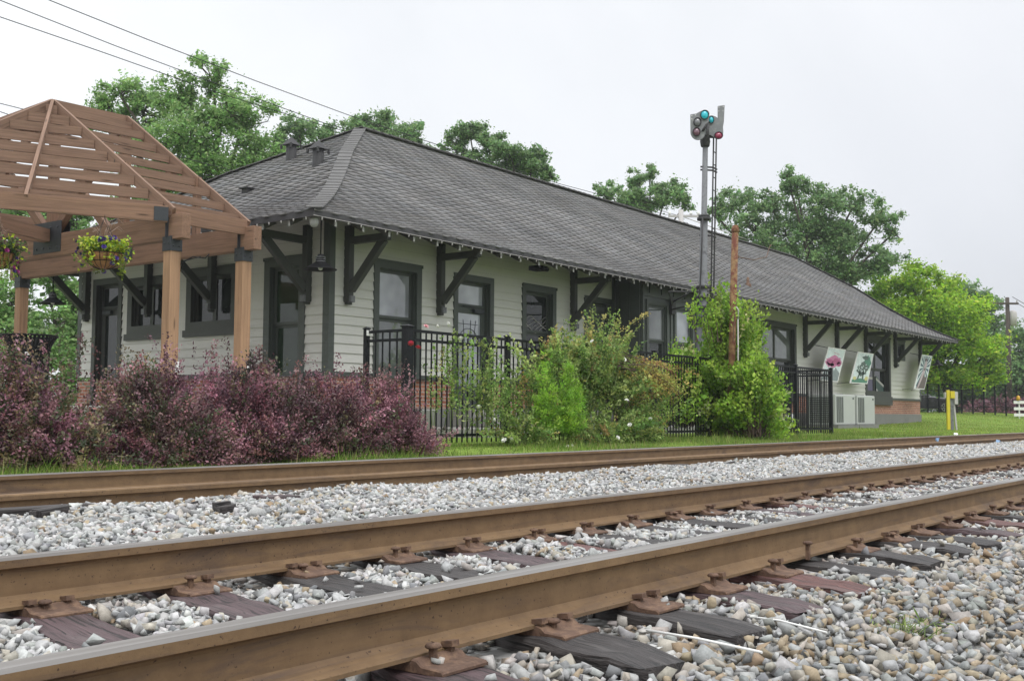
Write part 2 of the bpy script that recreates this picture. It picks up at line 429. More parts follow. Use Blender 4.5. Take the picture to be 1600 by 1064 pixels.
def tie_mask(X, Y, mar=0.):
    """inside a sleeper of the near track"""
    t = np.array(near_ties); xc = X-(Y-2.05)*TIE_DX
    d = np.abs(xc[:, None]-t[None]).min(1)
    return (d < .115+mar) & (Y > 1.56-mar) & (Y < 4.05+mar)
Ps, Ss = [], []
def scatter(x0, x1, y0, y1, sp, s0, s1, d0, d1, lift=.0, keep=1.):
    gx, gy = np.meshgrid(np.arange(x0, x1, sp), np.arange(y0, y1, sp), indexing='ij')
    X = gx.ravel()+rng.uniform(-.5, .5, gx.size)*sp; Y = gy.ravel()+rng.uniform(-.5, .5, gx.size)*sp
    u, f = u_of(X, Y)
    k = (np.abs(u) < (.80 if d1 < 8 else .64)) & (f > d0) & (f <= d1) & (rng.random(X.size) < keep)
    X, Y = X[k], Y[k]; s = np.exp(rng.normal(0, .22, X.size))*rng.uniform(s0, s1, X.size)
    r = np.ones(X.size, bool)
    for yr, m in ((2.05, .066), (3.56, .066), (6.35, .055), (7.86, .055)): r &= np.abs(Y-yr) > m
    r &= ~tie_mask(X, Y, .012) | (rng.random(X.size) < .012)
    X, Y, s = X[r], Y[r], s[r]
    z = bed_z(X, Y)+rng.uniform(-.008, .018, X.size)+lift
    on = tie_mask(X, Y, .0); z[on] = -.176
    nr = (np.abs(Y-2.05) < .2) | (np.abs(Y-3.56) < .2)
    z[nr & ~on] -= .015
    Ps.append(np.stack([X, Y, z], -1)); Ss.append(s)
scatter(-1, 12, -.9, 8.05, .034, .0165, .030, .9, 7.5)
scatter(-1, 12, -.9, 6.3, .075, .022, .036, .9, 7.5, .010)
scatter(-1, 14, 2.1, 3.5, .05, .018, .028, .9, 12, .008)
scatter(3, 26, -.9, 8.05, .042, .020, .030, 7.5, 15, .002)
scatter(8, 50, -.9, 8.05, .062, .027, .040, 15, 32, .0)
scatter(20, 130, .0, 8.05, .16, .06, .09, 32, 110, .0)
P = np.concatenate(Ps); S = np.concatenate(Ss)
ci = rng.random(len(P)); nearw = sstep((2.6-P[:, 1])/1.4)      # the near shoulder has more brown stones
pal_far = np.array([.20,.24,.19,.10,.045,.09,.035,.015,.045,.04]); pal_near = np.array([.17,.10,.06,.13,.08,.21,.15,.05,.07,.05])
cf, cn = np.cumsum(pal_far/pal_far.sum()), np.cumsum(pal_near/pal_near.sum())
cum = cf[None]*(1-nearw[:, None])+cn[None]*nearw[:, None]
idx = np.clip((ci[:, None] > cum).sum(1), 0, len(PAL)-1)
C = PAL[idx]*rng.uniform(.8, 1.12, (len(P), 1))*(1+rng.normal(0, .012, (len(P), 3)))
C = C*(.92-.11*nearw[:, None]); rust_ = np.exp(-np.minimum(np.abs(P[:, 1]-2.05), np.abs(P[:, 1]-3.56))**2/.03)[:, None]*rng.random((len(P), 1)); C = C*(1-.55*rust_*np.array([.35,.62,.8]))
tag(stones('ballast_gravel', P, S, np.clip(C, 0.01, .8)), 'loose grey and tan crushed stone ballast filling the track beds', 'gravel', kind='stuff')

def rail_profile():
    h = [(-.070,-.168), (.070,-.168), (.070,-.157), (.022,-.143), (.0085,-.130), (.0080,-.055), (.012,-.046), (.0335,-.036), (.0345,-.010), (.028,-.001), (.012,0), (-.012,0), (-.028,-.001), (-.0345,-.010), (-.0335,-.036), (-.012,-.046), (-.0080,-.055), (-.0085,-.130), (-.022,-.143), (-.070,-.157)]
    return h
def rail(y, z, label, worn):
    pr = rail_profile(); n = len(pr); xs = [-14, 0, 5, 12, 25, 50, 100, 300]
    b = MB(); vs = [(x, y+p[0], z+p[1]) for x in xs for p in pr]; fs = []; mi = []
    for i in range(len(xs)-1):
        for k in range(n): fs.append((i*n+k, (i+1)*n+k, (i+1)*n+(k+1) % n, i*n+(k+1) % n)); mi.append(1 if worn and k in (9,10,11,12) else 0)
    b.add(vs, fs, [(v[0], v[1], v[2]) for v in vs]); b.mi = mi
    b.f.append(tuple(range(n))); b.mi.append(0); b.sm.append(False)
    o = b.build('rail', [m_railweb, m_railhead], base=(0, y, z)); tag(o, label, 'rail', 'rails of the two tracks'); return o
rail(2.05, 0, 'rusty brown steel rail with shiny running top, nearest of the four rails', True)
rail(3.56, 0, 'rusty steel rail with spiked tie plates, second of the four from the viewer', True)
rail(6.35, -.011, 'orange brown rail with rust even on its top, half sunk in pale ballast', False)
rail(7.86, .015, 'rail with grey worn top edging the grass and the purple shrubs', True)

# --- sleepers: a weathered block, two tie plates, spikes standing in each plate
def tie_mesh(seed):
    r = random.Random(seed); b = MB(); n = 26; rows = []
    prof = [(-.112,-.19), (.112,-.19), (.117,-.205), (.117,-.36), (-.117,-.36), (-.117,-.205)]
    for i in range(n+1):
        t = -.51+2.53*i/n
        e = .012 if i in (0, n) else 0
        rows.append([(a+r.uniform(-.007,.006)-math.copysign(e, a)*1.4, t+(.0 if 0 < i < n else r.uniform(-.045,.02)), z+(r.uniform(-.009,.004) if z > -.3 else 0)-(e*1.3 if z > -.2 else 0)) for a, z in prof])
    k = len(prof); vs = [(a+t*TIE_DX, t, z) for row in rows for a, t, z in row]
    lc = [(t, a, z) for row in rows for a, t, z in row]
    fs = [(i*k+j, (i+1)*k+j, (i+1)*k+(j+1) % k, i*k+(j+1) % k)[::-1] for i in range(n) for j in range(k)]
    fs += [tuple(range(k))[::-1], tuple(n*k+j for j in range(k))]
    b.add(vs, fs, lc); return b
def plate_mb(y):
    b = MB()
    # shouldered steel plate: flat wings sloping up to ribs beside the rail foot
    pr = [(-.185,-.184), (-.178,-.1785), (-.110,-.1755), (-.092,-.163), (-.074,-.160), (-.073,-.168), (.073,-.168), (.074,-.160), (.092,-.163), (.110,-.1755), (.178,-.1785), (.185,-.184), (.185,-.191), (-.185,-.191)]
    n = len(pr); xs = [-.095, -.09, .09, .095]
    vs = [(x, y+p[0]*(1 if abs(x) < .092 else .985), p[1]-(0 if abs(x) < .092 else .003)) for x in xs for p in pr]
    fs = [(i*n+k, (i+1)*n+k, (i+1)*n+(k+1) % n, i*n+(k+1) % n)[::-1] for i in range(3) for k in range(n)]+[tuple(range(n)), tuple(3*n+k for k in range(n))[::-1]]
    return b.add(vs, fs)
def spike_mb(x, y, side, lift=0., head='round'):
    b = MB(); z = -.165+lift
    b.bar((x, y, z-.05), (x, y, z+.018), .017, .017)
    if head == 'round': b.lathe((x, y, z+.018), [(.002,0), (.02,.001), (.024,.006), (.018,.013), (.004,.016)], 10)
    else: b.bar((x, y-side*.018, z+.022), (x, y+side*.022, z+.016), .03, .016)
    return b
protos = {}
for kind in m_tie:
    for s in range(3):
        o = tie_mesh(s*7+len(kind)).build('railroad_tie', m_tie[kind], bevel=.006); protos[(kind, s)] = o.data
        bpy.data.objects.remove(o)
def mdata(b, m, bev=0):
    o = b.build('tmp', m); d = o.data; bpy.data.objects.remove(o); return d
PL = mdata(plate_mb(0), m_rust)
SPK = [[mdata(spike_mb(-.035, -.098, 1, -.010), m_rust), mdata(spike_mb(.055, -.083, 1, -.004, 'dog'), m_rust), mdata(spike_mb(-.078, -.080, 1, -.002, 'dog'), m_rust)],
       [mdata(spike_mb(-.03, -.098, 1, .05), m_rust)],
       [mdata(spike_mb(-.035, -.098, 1, .008), m_rust), mdata(spike_mb(.055, -.083, 1, .004, 'dog'), m_rust)],
       [mdata(spike_mb(.05, -.084, 1, 0, 'dog'), m_rust), mdata(spike_mb(-.05, -.085, 1, 0, 'dog'), m_rust)]]
kinds = {6: 'purple', 7: 'black', 8: 'black', 9: 'purple', 10: 'red', 11: 'black', 12: 'black', 13: 'black', 14: 'black'}
tlab = {5: 'dark tie with a pale stone on it, at the left between the two near rails', 6: 'purple brown tie cut off by the bottom edge, under the nearest tie plate',
        7: 'thick blackened tie with rotten split end, left of the white rod', 8: 'charcoal cracked tie lying right beside the white rod',
        9: 'wine brown smooth tie just right of the charcoal cracked tie', 10: 'reddish brown tie with a sharp cut end, reddest of the exposed tie ends',
        11: 'short black rotten tie end without a tie plate, by a tall loose spike', 12: 'dark tie end next beyond the short black one without a plate'}
for i, x in enumerate(near_ties):
    if x > 62: break
    kind = kinds.get(i, ('purple', 'black', 'red', 'purple', 'black')[i*7 % 5])
    o = link('railroad_tie', protos[(kind, i % 3)]); o.location = (x, 2.05, random.uniform(-.003, .003))
    far = {'purple': 'purple brown tie of the near track, one of the run beyond the exposed ends', 'black': 'black weathered tie of the near track, one of the run beyond the exposed ends', 'red': 'reddish tie of the near track, one of the run beyond the exposed ends'}[kind]
    if i < 5: far = {'purple': 'purple brown tie at the left picture edge', 'black': 'black tie at the left picture edge', 'red': 'reddish tie at the left picture edge'}[kind]
    tag(o, tlab.get(i, far), 'railroad tie', 'wooden ties of the near track')
    if x < 30:
        for yy in (0, 1.51):
            if i == 11 and yy == 0: continue
            p = link('tie_plate', PL, o); p.location = (yy*TIE_DX, yy, 0)
            st = 0 if (i in (7, 13, 16)) else 2 if i in (6, 9) else random.choice([0, 2, 3, 3, 2])
            for sp in (SPK[st] if yy == 0 or st == 0 else SPK[2]):
                q = link('spike', sp, p)
    if i == 11:
        p = link('spike', SPK[1][0], o); p.location = (-.1, 0, 0)
# a few sleeper ends of the far track show through the ballast
far_lab = ['long dark tie edge showing through ballast at the left picture edge', 'flat purple brown tie scrap lying level in the far ballast', 'dark tie top showing beside a tuft, beyond the middle of the far ballast']
for k, (x, y, L, a, kd) in enumerate(((3.55, 6.12, .75, .12, 'black'), (5.05, 5.75, .30, -.1, 'purple'), (11.4, 6.12, .55, .3, 'black'))):
    b = MB(); d = Vector((math.cos(a), math.sin(a), 0))
    c = Vector((x, y, float(bed_z(x, y))+.012)); b.bar(c-d*L/2, c+d*L/2, .17, .07, w1=.13, h1=.05)
    tag(b.build('tie_fragment', m_tie[kd], bevel=.008), far_lab[k], 'tie fragment', 'rotten tie pieces in the far ballast')
frag_lab = ['blackened splintered wood chunk left of the others in the far ballast', 'thin charred wood sliver between larger chunks', 'upright black wood block standing up from the pale stones', 'thin red brown stick lying aslant near the second rail', 'small black wood chip right of the middle in the far ballast', 'dark bark piece near the half sunk rail']
for k, (x, y, L, h, a, kd) in enumerate(((3.5, 5.85, .24, .075, .1, 'black'), (4.42, 5.85, .20, .035, .25, 'black'), (4.27, 5.3, .13, .085, -.1, 'black'), (3.3, 4.75, .22, .02, -.9, 'red'), (9.3, 5.6, .17, .05, .5, 'black'), (12.6, 6.05, .22, .05, .1, 'black'))):
    b = MB(); d = Vector((math.cos(a), math.sin(a), .12)); c = Vector((x, y, float(bed_z(x, y))+h*.5))
    for j in range(4):
        off = Vector((random.uniform(-.02,.02), random.uniform(-.025,.025), random.uniform(-.2,.2)*h))
        b.bar(c-d*L/2*random.uniform(.7,1)+off, c+d*L/2*random.uniform(.6,1)+off, h*random.uniform(.5,.9), h*random.uniform(.4,.8), w1=h*.4, h1=h*.35)
    tag(b.build('wood_fragment', m_tie[kd], bevel=.004), frag_lab[k], 'wood piece', 'wood bits in the far ballast')
b = MB().tube([(3.13,1.80,-.205), (3.09,1.6,-.20), (3.05,1.37,-.205)], .0042, 8); tag(b.build('white_rod', m_white, base=(3.1,1.6,-.2)), 'thin white plastic rod on the stones beside the charcoal tie', 'rod', 'thin white rods by the ties')
b = MB().tube([(3.56,1.66,-.205), (3.53,1.52,-.20), (3.48,1.34,-.21)], .0035, 8); tag(b.build('white_rod', m_white, base=(3.5,1.5,-.2)), 'fainter white rod half buried by the wine brown tie end', 'rod', 'thin white rods by the ties')

# ------------------------------------------------------------------ leaf tools
def leaves(C, A, L, Wd):
    """diamond leaves: centres C, axis A, length L, width Wd; blades turn mostly to the light"""
    n = len(C); A = A/np.linalg.norm(A, axis=1)[:, None]
    r = rng.normal(size=(n, 3))*.75+np.array([-.15, -.35, .9]); B = np.cross(A, r); B /= np.linalg.norm(B, axis=1)[:, None]+1e-9
    L = np.broadcast_to(L, n)[:, None]; Wd = np.broadcast_to(Wd, n)[:, None]
    q = np.stack([C-A*L*.5, C+B*Wd*.5+A*L*.06, C+A*L*.5, C-B*Wd*.5+A*L*.06], 1).reshape(-1, 3)
    return q, np.arange(4*n).reshape(n, 4)
def palette(n, pal, wts, jit=.18):
    pal = np.array(pal); wts = np.array(wts, float); wts /= wts.sum()
    c = pal[rng.choice(len(pal), n, p=wts)]*np.exp(rng.normal(0, jit, (n, 1)))*(1+rng.normal(0, .06, (n, 3)))
    return np.clip(c, .002, .9)

# ------------------------------------------------------------------ grass
def blades(X, Y, h, wd, pal, wts):
    n = len(X); z = lawn_z(X, Y); a = rng.uniform(0, 2*PI, n); ln = rng.normal(0, .35, (n, 2))*h[:, None]
    dx = np.cos(a)*wd; dy = np.sin(a)*wd
    V = np.stack([np.stack([X-dx, Y-dy, z-.01], -1), np.stack([X+dx, Y+dy, z-.01], -1), np.stack([X+ln[:, 0], Y+ln[:, 1], z+h], -1)], 1).reshape(-1, 3)
    return V, np.arange(3*n).reshape(n, 3), np.repeat(palette(n, pal, wts), 3, 0)
GP = [(.14,.235,.035), (.20,.30,.05), (.09,.16,.028), (.32,.34,.11), (.36,.30,.15)]
n = 60000; X = rng.uniform(4, 30, n); Y = 8.15+rng.random(n)**1.2*2.6
cl_ = np.sin(X*3.1)*np.sin(Y*4.3+X)+np.sin(X*1.3+2); h = (.045+.035*cl_.clip(-1, 1.6))*rng.uniform(.5, 1.6, n)*(1+1.6*(rng.random(n) < .05)); h = h.clip(.012, .24)
a1 = blades(X, Y, h, .0045, GP, [.30,.28,.22,.12,.08])
n = 60000; X = 30+rng.random(n)**1.4*42; Y = 8.15+rng.random(n)*10; k = u_of(X, Y)[0] < .6; X, Y = X[k], Y[k]
a2 = blades(X, Y, rng.uniform(.02, .06, len(X)), .010, [(.20,.31,.05), (.28,.38,.07), (.14,.23,.035), (.36,.37,.12), (.34,.27,.13)], [.3,.36,.14,.13,.07])
V = np.concatenate([a1[0], a2[0]]); F = np.concatenate([a1[1], a2[1]+len(a1[0])]); Cc = np.concatenate([a1[2], a2[2]])
tag(mesh_np('grass', V, F, m_grass, col=Cc), 'short green grass along the rail and on the lawn right of the station', 'grass', kind='stuff')

# ------------------------------------------------------------------ station building
XL, XR, YF, YB_, ZS = 13.86, 48.78, 14.5, 22.45, 1.23      # wall planes and the foot of the siding
EX0, EX1, EY0, EY1, EZ = 12.2, 49.85, 13.15, 23.8, 3.74    # eave rectangle
RX0, RX1, RY, RZ = 18.6, 44.6, 18.5, 7.22
st = thing('station_building', 'long low grey clapboard railway station with shingled hip roof and dark green trim', 'building', (XL, YF, .1))
def T_front(a, z, out): return (a, YF-out, z)
def T_end(a, z, out): return (XL-out, a, z)
def siding(T, a0, a1, ops, z0=ZS, z1=4.2):
    b = MB(); n = int((z1-z0)/.172)+1
    for i in range(n):
        za, zb = z0+i*.172, z0+(i+1)*.172
        cuts = sorted((o[0], o[1]) for o in ops if o[2] < (za+zb)/2 < o[3])
        s0 = a0; segs = []
        for c in cuts:
            if c[0] > s0: segs.append((s0, c[0]))
            s0 = max(s0, c[1])
        if s0 < a1: segs.append((s0, a1))
        for s, e in segs:
            k = max(1, int((e-s)/1.2)); q = np.linspace(s, e, k+1)
            vs = []; fs = []
            for t in q: vs += [T(t, za+.016, 0.000), T(t, za, .030), T(t, zb+.004, .004)]
            for j in range(k):
                o = j*3; fs += [(o+1, o+4, o+5, o+2), (o, o+3, o+4, o+1)]
            b.add(vs, fs)
    return b
OPF = [(15.05, 16.25, 1.1, 3.3), (17.40, 18.57, .57, 3.3), (19.77, 20.93, 1.1, 3.3), (22.3, 23.45, .9, 3.27), (30.6, 35.05, 1.24, 3.4), (41.92, 44.72, 1.27, 3.5), (45.47, 46.61, 2.85, 3.55)]
OPE = [(15.15, 16.15, .6, 3.28), (17.1, 18.5, 2.12, 3.26), (19.22, 20.5, 2.12, 3.2), (20.86, 21.8, .6, 3.3)]
siding(T_front, XL, XR, OPF).build('wall', m_siding, st)
siding(T_end, YF, YB_, OPE).build('wall', m_siding, st)
b = MB(); b.box(XR-.1, XR, YF+.02, YB_, ZS, 4.3); b.box(XL+.02, XR, YB_-.1, YB_-.002, ZS, 4.3); b.build('rear_wall', m_siding, st)
b = MB(); b.box(XL+.35, XR-.3, YF+.45, YF+.5, .6, 4.3); b.box(XL+.4, XL+.45, YF+.52, YB_-.3, .6, 4.3); b.build('dark_backing', m_int, st)  # added near-black sheets, the dimness indoors put into their colour
# brick skirt, painted footing, water table
b = MB(); 
for s, e in ((XL, 17.30), (18.7, 22.2), (23.55, XR)): b.box(s, e, YF+.012, YF+.2, .58, 1.145)
b.build('brick_base', m_brickX, st)
MB().box(XL+.012, XL+.2, YF+.21, YB_, .58, 1.145).build('brick_base', m_brickY, st)
MB().box(XR-.2, XR-.012, YF+.21, YB_, .58, 1.145).build('brick_base', m_brickY, st)
b = MB()
b.box(XL-.03, XR+.03, YF-.03, YF+.22, -.2, .578); b.box(XL-.03, XL+.22, YF+.222, YB_, -.2, .578); b.build('footing', m_found, st)
b = MB()
for s, e in ((XL-.02, 17.30), (18.7, 22.2), (23.55, XR+.02)): b.box(s, e, YF-.035, YF+.1, 1.147, 1.228)
b.box(XL-.035, XL+.1, YF+.102, 20.75, 1.147, 1.228); b.build('water_table', m_trim, st)
for q in ((XL-.03, XL+.11, YF-.032, YF+.03), (XL-.032, XL+.03, YF+.032, YF+.13), (XR-.13, XR+.03, YF-.032, YF+.03), (XL-.032, XL+.02, YB_-.13, YB_)):
    MB().box(*q, 1.23, 4.2).build('corner_board', m_trim, st)

def ring(b, T, a0, a1, z0, z1, w, o0, o1, wb=None, mi=0):
    """rectangular frame made of four butted bars between depths o0 (back) and o1 (front)"""
    wb = w if wb is None else wb
    def bx(s0, s1, t0, t1):
        if s1-s0 < 1e-4 or t1-t0 < 1e-4: return
        p = [T(s, t, o) for o in (o0, o1) for s, t in ((s0,t0), (s1,t0), (s1,t1), (s0,t1))]
        b.add(p, [(3,2,1,0), (4,5,6,7), (0,1,5,4), (1,2,6,5), (2,3,7,6), (3,0,4,7)], None, mi)
    bx(a0, a0+w, z0, z1); bx(a1-w, a1, z0, z1); bx(a0+w, a1-w, z1-w, z1); bx(a0+w, a1-w, z0, z0+wb)
    return bx
def pane_mesh(T, a0, a1, z0, z1, o):
    b = MB(); p = [T(s, t, q) for q in (o-.012, o) for s, t in ((a0,z0), (a1,z0), (a1,z1), (a0,z1))]
    return b.add(p, [(3,2,1,0), (4,5,6,7), (0,1,5,4), (1,2,6,5), (2,3,7,6), (3,0,4,7)])
def window(T, a0, a1, z0, z1, meet=None, mull=None, gu=g_dark, gl=g_dark, casing=.13, sill=.16, depth=.13, mt=m_trim, label=None, wname='window'):
    b = MB(); ring(b, T, a0, a1, z0, z1, casing, -.02, .045)
    ring(b, T, a0-.012, a1+.012, z1-.045, z1+.02, .03, .047, .066, 0.0)          # drip cap
    ring(b, T, a0+casing-.02, a1-casing+.02, z0+.02, z1-casing+.02, .035, -depth-.03, -.022)   # jamb lining
    f = b.build(wname, mt, st)
    if label: f['label'] = label
    i0, i1, j0, j1 = a0+casing+.015, a1-casing-.015, z0+.055, z1-casing-.015
    cols = [i0]+(mull or [])+[i1]
    rows = [(j0, meet or j1, gl, -depth+.0), ] if not meet else [(j0, meet, gl, -depth), (meet, j1, gu, -depth+.045)]
    if not meet: rows = [(j0, j1, gu, -depth+.03)]
    for (r0, r1, g, dp) in rows:
        for c0, c1 in zip(cols[:-1], cols[1:]):
            sb = MB(); ring(sb, T, c0, c1, r0, r1, .055, dp-.03, dp+.012); sb.build('sash', mt, f)
            pane_mesh(T, c0+.05, c1-.05, r0+.05, r1-.05, dp-.008).build('pane', g, f)
    if sill:
        sb = MB(); bx = ring(MB(), T, 0, 1, 0, 1, .1, 0, .1)
        p = [T(s, t, o) for o in (-.02, .085) for s, t in ((a0-.04, z0-sill), (a1+.04, z0-sill), (a1+.04, z0-.003), (a0-.04, z0-.003))]
        sb.add(p, [(3,2,1,0), (4,5,6,7), (0,1,5,4), (1,2,6,5), (2,3,7,6), (3,0,4,7)]); sb.build('sill', mt, f)
    return f
def door(T, a0, a1, z0, z1, ztr, glz, g=g_dark, gt=g_dark, closer=True, mt=m_trim, label=None):
    b = MB(); c = .13; ring(b, T, a0, a1, z0, z1, c, -.02, .045, .0)
    ring(b, T, a0+c-.02, a1-c+.02, z0, z1-c+.02, .035, -.17, -.022, .0)
    f = b.build('door', mt, st)
    if label: f['label'] = label
    i0, i1 = a0+c+.016, a1-c-.016
    tb = MB(); ring(tb, T, i0, i1, ztr+.06, z1-c-.016, .06, -.15, -.10); tb.build('transom', mt, f)
    pane_mesh(T, i0+.055, i1-.055, ztr+.115, z1-c-.07, -.115).build('pane', gt, f)
    db = MB(); ring(db, T, i0, i1, z0+.01, ztr+.052, .13, -.15, -.10, glz-z0); db.build('door_leaf', mt, f)
    pane_mesh(T, i0+.12, i1-.12, glz, ztr-.07, -.12).build('pane', g, f)
    if closer:
        cb = MB(); p = [T(s, t, o) for o in (-.098, -.03) for s, t in ((i1-.42, ztr-.055), (i1-.12, ztr-.055), (i1-.12, ztr+.02), (i1-.42, ztr+.02))]
        cb.add(p, [(3,2,1,0), (4,5,6,7), (0,1,5,4), (1,2,6,5), (2,3,7,6), (3,0,4,7)])
        cb.tube([T(i1-.4, ztr+.03, -.05), T(i1-.62, ztr+.075, -.03), T(i1-.75, ztr+.07, -.09)], .009, 6); cb.build('door_closer', m_steel, f)
    hb = MB(); hb.tube([T(i0+.08, z0+.95, -.09), T(i0+.08, z0+1.0, -.04), T(i0+.08, z0+1.2, -.04), T(i0+.08, z0+1.25, -.09)], .012, 8); hb.build('handle', m_steel, f)
    return f
w1 = window(T_front, 14.98, 16.32, 1.23, 3.38, 2.30, None, g_bright, g_mid, .14, .08, .15)
d1 = door(T_front, 17.32, 18.65, .57, 3.38, 2.66, 1.05, g_bright, g_bright, label='half glazed door with a bright transom and arched leaded glass')
w2 = window(T_front, 19.69, 21.01, 1.23, 3.38, 2.33, None, g_dark, g_dark, .14, .08, .15)
d2 = door(T_front, 22.22, 23.53, .57, 3.35, 2.75, 1.0, g_mid, g_mid, False)
w3 = window(T_front, 30.5, 35.15, 1.24, 3.5, 2.30, [32.0, 33.62], g_mid, g_dark, .16, .30, .14, m_bracket)
w4 = window(T_front, 41.84, 44.80, 1.27, 3.62, 2.32, [43.27], g_dark, g_dark, .2, .34, .14, m_bracket)
w5 = window(T_front, 45.40, 46.68, 2.79, 3.62, None, None, g_dark, g_dark, .16, 0, .1, m_trim)
we = window(T_end, 15.10, 16.22, .72, 3.37, 2.12, None, g_green, g_green, .16, .08, .13)
window(T_end, 17.02, 18.58, 2.12, 3.34, None, [17.82], g_dark, g_dark, .16, .14, .12, m_bracket)
window(T_end, 19.14, 20.58, 2.12, 3.28, None, [19.88], g_dark, g_dark, .16, .14, .12, m_bracket)
door(T_end, 20.79, 21.87, .57, 3.37, 2.65, 1.0, g_dark, g_dark, True, m_bracket)
# leaded tracery in the door and in the window beside it
for T, c, pts_, par in ((T_front, (17.98, 2.18), None, d1),):
    b = MB()
    for r in (.16, .27): b.tube([T(c[0]+r*1.15*math.cos(t), c[1]-.18+r*math.sin(t), -.112) for t in np.linspace(.05, PI-.05, 12)], .006, 5)
    for r in (-.12, .05, .16): b.tube([T(c[0]+r, 1.9, -.112), T(c[0]+r*1.5, 2.45, -.112)], .005, 5)
    b.tube([T(17.65, 2.36, -.112), T(18.3, 2.36, -.112)], .005, 5); b.build('leading', m_steel, par)
b = MB()
for k in range(6):
    z = 2.38+.05*k; b.tube([T_front(19.92+t*.86, z+.06*math.sin(t*9+k)+.05*abs(t-.5), -.098) for t in np.linspace(0, 1, 14)], .005, 5)
b.build('tracery', m_greybox, w2)
# coloured cards standing in the big window
for a0, a1, c, nm in ((42.15, 43.05, (.10,.085,.16), 'purple card with a white top stripe'), (43.45, 44.35, (.03,.07,.06), 'dark green card with slanted top')):
    b = MB(); sl = .0 if a0 < 43 else .35
    poly = [(0, 0), (a1-a0, 0), (a1-a0, .62-sl), (.1, .66), (0, .62)]
    b.prism(poly, (a0, YF+.118, 1.40), (1,0,0), (0,0,1), (0,1,0), .01, 0)
    b.prism([(p[0], p[1]*.16+.52-sl*p[0]/(a1-a0)*.8) for p in ((0,0), (a1-a0, 0), (a1-a0, .6), (0, .6))], (a0, YF+.114, 1.40), (1,0,0), (0,0,1), (0,1,0), .003, 1)
    b.prism([(.02,.02), (.3,.02), (.12,.17), (.02,.17)], (a0, YF+.114, 1.40), (1,0,0), (0,0,1), (0,1,0), .003, 1)
    mm = mottled('card_'+nm.split()[0], c, .5, .1, 5, 0); o = b.build('window_card', [mm, m_greybox], w4); o['label'] = nm

# bay with panelled dark green walls
BXa, BXb, BYf = 23.56, 28.6, 13.66
bay = MB(); ZB = 3.84
bops = [(23.83, 24.77, 1.75, 3.25), (25.25, 26.16, 1.75, 3.25), (26.75, 27.7, 1.75, 3.25)]
def T_bay(a, z, out): return (a, BYf-out, z)
def T_bayL(a, z, out): return (BXa-out, a, z)
ae = [BXa]+[v for o in bops for v in o[:2]]+[BXb]
for j in range(0, len(ae), 2): bay.box(ae[j], ae[j+1], BYf, BYf+.12, .55, ZB)
for o in bops: bay.box(o[0], o[1], BYf+.002, BYf+.12, .55, o[2]); bay.box(o[0], o[1], BYf+.002, BYf+.12, o[3], ZB)
bay.box(BXa, BXa+.12, BYf+.121, YF-.005, .55, ZB); bay.box(BXb-.12, BXb, BYf+.121, YF-.005, .55, ZB)
bayo = bay.build('bay', m_trim, st)
b = MB(); b.box(BXa-.012, BXb+.012, BYf-.022, BYf-.002, .3, 1.08); b.box(BXa-.022, BXa-.002, BYf, YF-.01, .3, 1.08); b.build('brick_skirt', mottled('bay_skirt_brick', (.085,.030,.024), .85, .25, 9, .3), bayo)
b = MB(); b.box(BXa-.04, BXb+.04, BYf-.05, BYf-.001, 1.085, 1.17); b.box(BXa-.045, BXa-.001, BYf, YF-.02, 1.085, 1.17)
for a in (23.57, 24.98, 25.03, 26.38, 26.45, 27.9): b.box(a, a+.05, BYf-.028, BYf-.001, 1.18, ZB-.02)
b.box(BXa, BXb, BYf-.034, BYf-.001, 3.42, 3.50)
for a in np.arange(23.9, 28.5, .62): b.box(a, a+.035, BYf-.024, BYf-.001, 3.51, ZB)
for a in (13.72, 14.0, 14.3): b.box(BXa-.026, BXa-.001, a, a+.06, 1.2, ZB)
b.build('batten', m_trim, bayo)
for (a0, a1, z0, z1), g in zip(bops, (g_mid, g_bright, g_mid)):
    f = MB(); ring(f, T_bay, a0-.09, a1+.09, z0-.09, z1+.09, .10, .002, .040); ring(f, T_bay, a0, a1, z0, z1, .04, -.12, -.001); fr = f.build('bay_frame', m_trim, bayo)
    s = MB(); ring(s, T_bay, a0+.045, a1-.045, z0+.04, 2.33, .05, -.11, -.06); ring(s, T_bay, a0+.045, a1-.045, 2.332, z1-.045, .05, -.07, -.03)
    s.build('bay_sash', m_trim, bayo)
    pane_mesh(T_bay, a0+.09, a1-.09, 2.38, z1-.09, -.05).build('bay_pane', g, bayo); pane_mesh(T_bay, a0+.09, a1-.09, z0+.09, 2.285, -.09).build('bay_pane', g_dark, bayo)
MB().tube([(23.5, YF-.06, 3.9), (23.5, YF-.06, .7)], .045, 10).build('downpipe', m_trim, st)

# knee braces under the eaves
def brace(p, dirv, par=st, h=1.12, reach=1.08, top=3.62):
    p = Vector(p); d = Vector(dirv); b = MB(); w_ = .125
    a = p+d*.085
    b.bar((a.x, a.y, top-h), (a.x, a.y, top+.28), w_, .14, up=d)
    t = p+d*.16; e = p+d*reach
    b.bar((t.x, t.y, top), (e.x, e.y, top), w_, .13)
    q0 = p+d*.15; q1 = p+d*(reach-.12)
    b.bar((q0.x, q0.y, top-h+.22), (q1.x, q1.y, top-.04), w_*.86, .15)
    b.bar((a.x, a.y, top-h-.05), (a.x, a.y, top-h-.002), w_*.8, .1, up=d)
    k = p+d*.156; s = Vector((d.y, d.x, 0)).normalized()
    o = b.build('bracket', m_bracket, par, bevel=.008)
    MB().box(k.x-.05, k.x+.05, k.y-.05, k.y+.05, top-h-.005, top-h+.11).build('bolt_block', m_mast, o)
for x in (14.26, 16.84, 21.67, 35.82, 38.77, 41.80, 45.30, 48.62): brace((x, YF, 0), (0,-1,0))
for y in (15.0, 17.72, 19.8, 22.05): brace((XL, y, 0), (-1,0,0), reach=1.25)
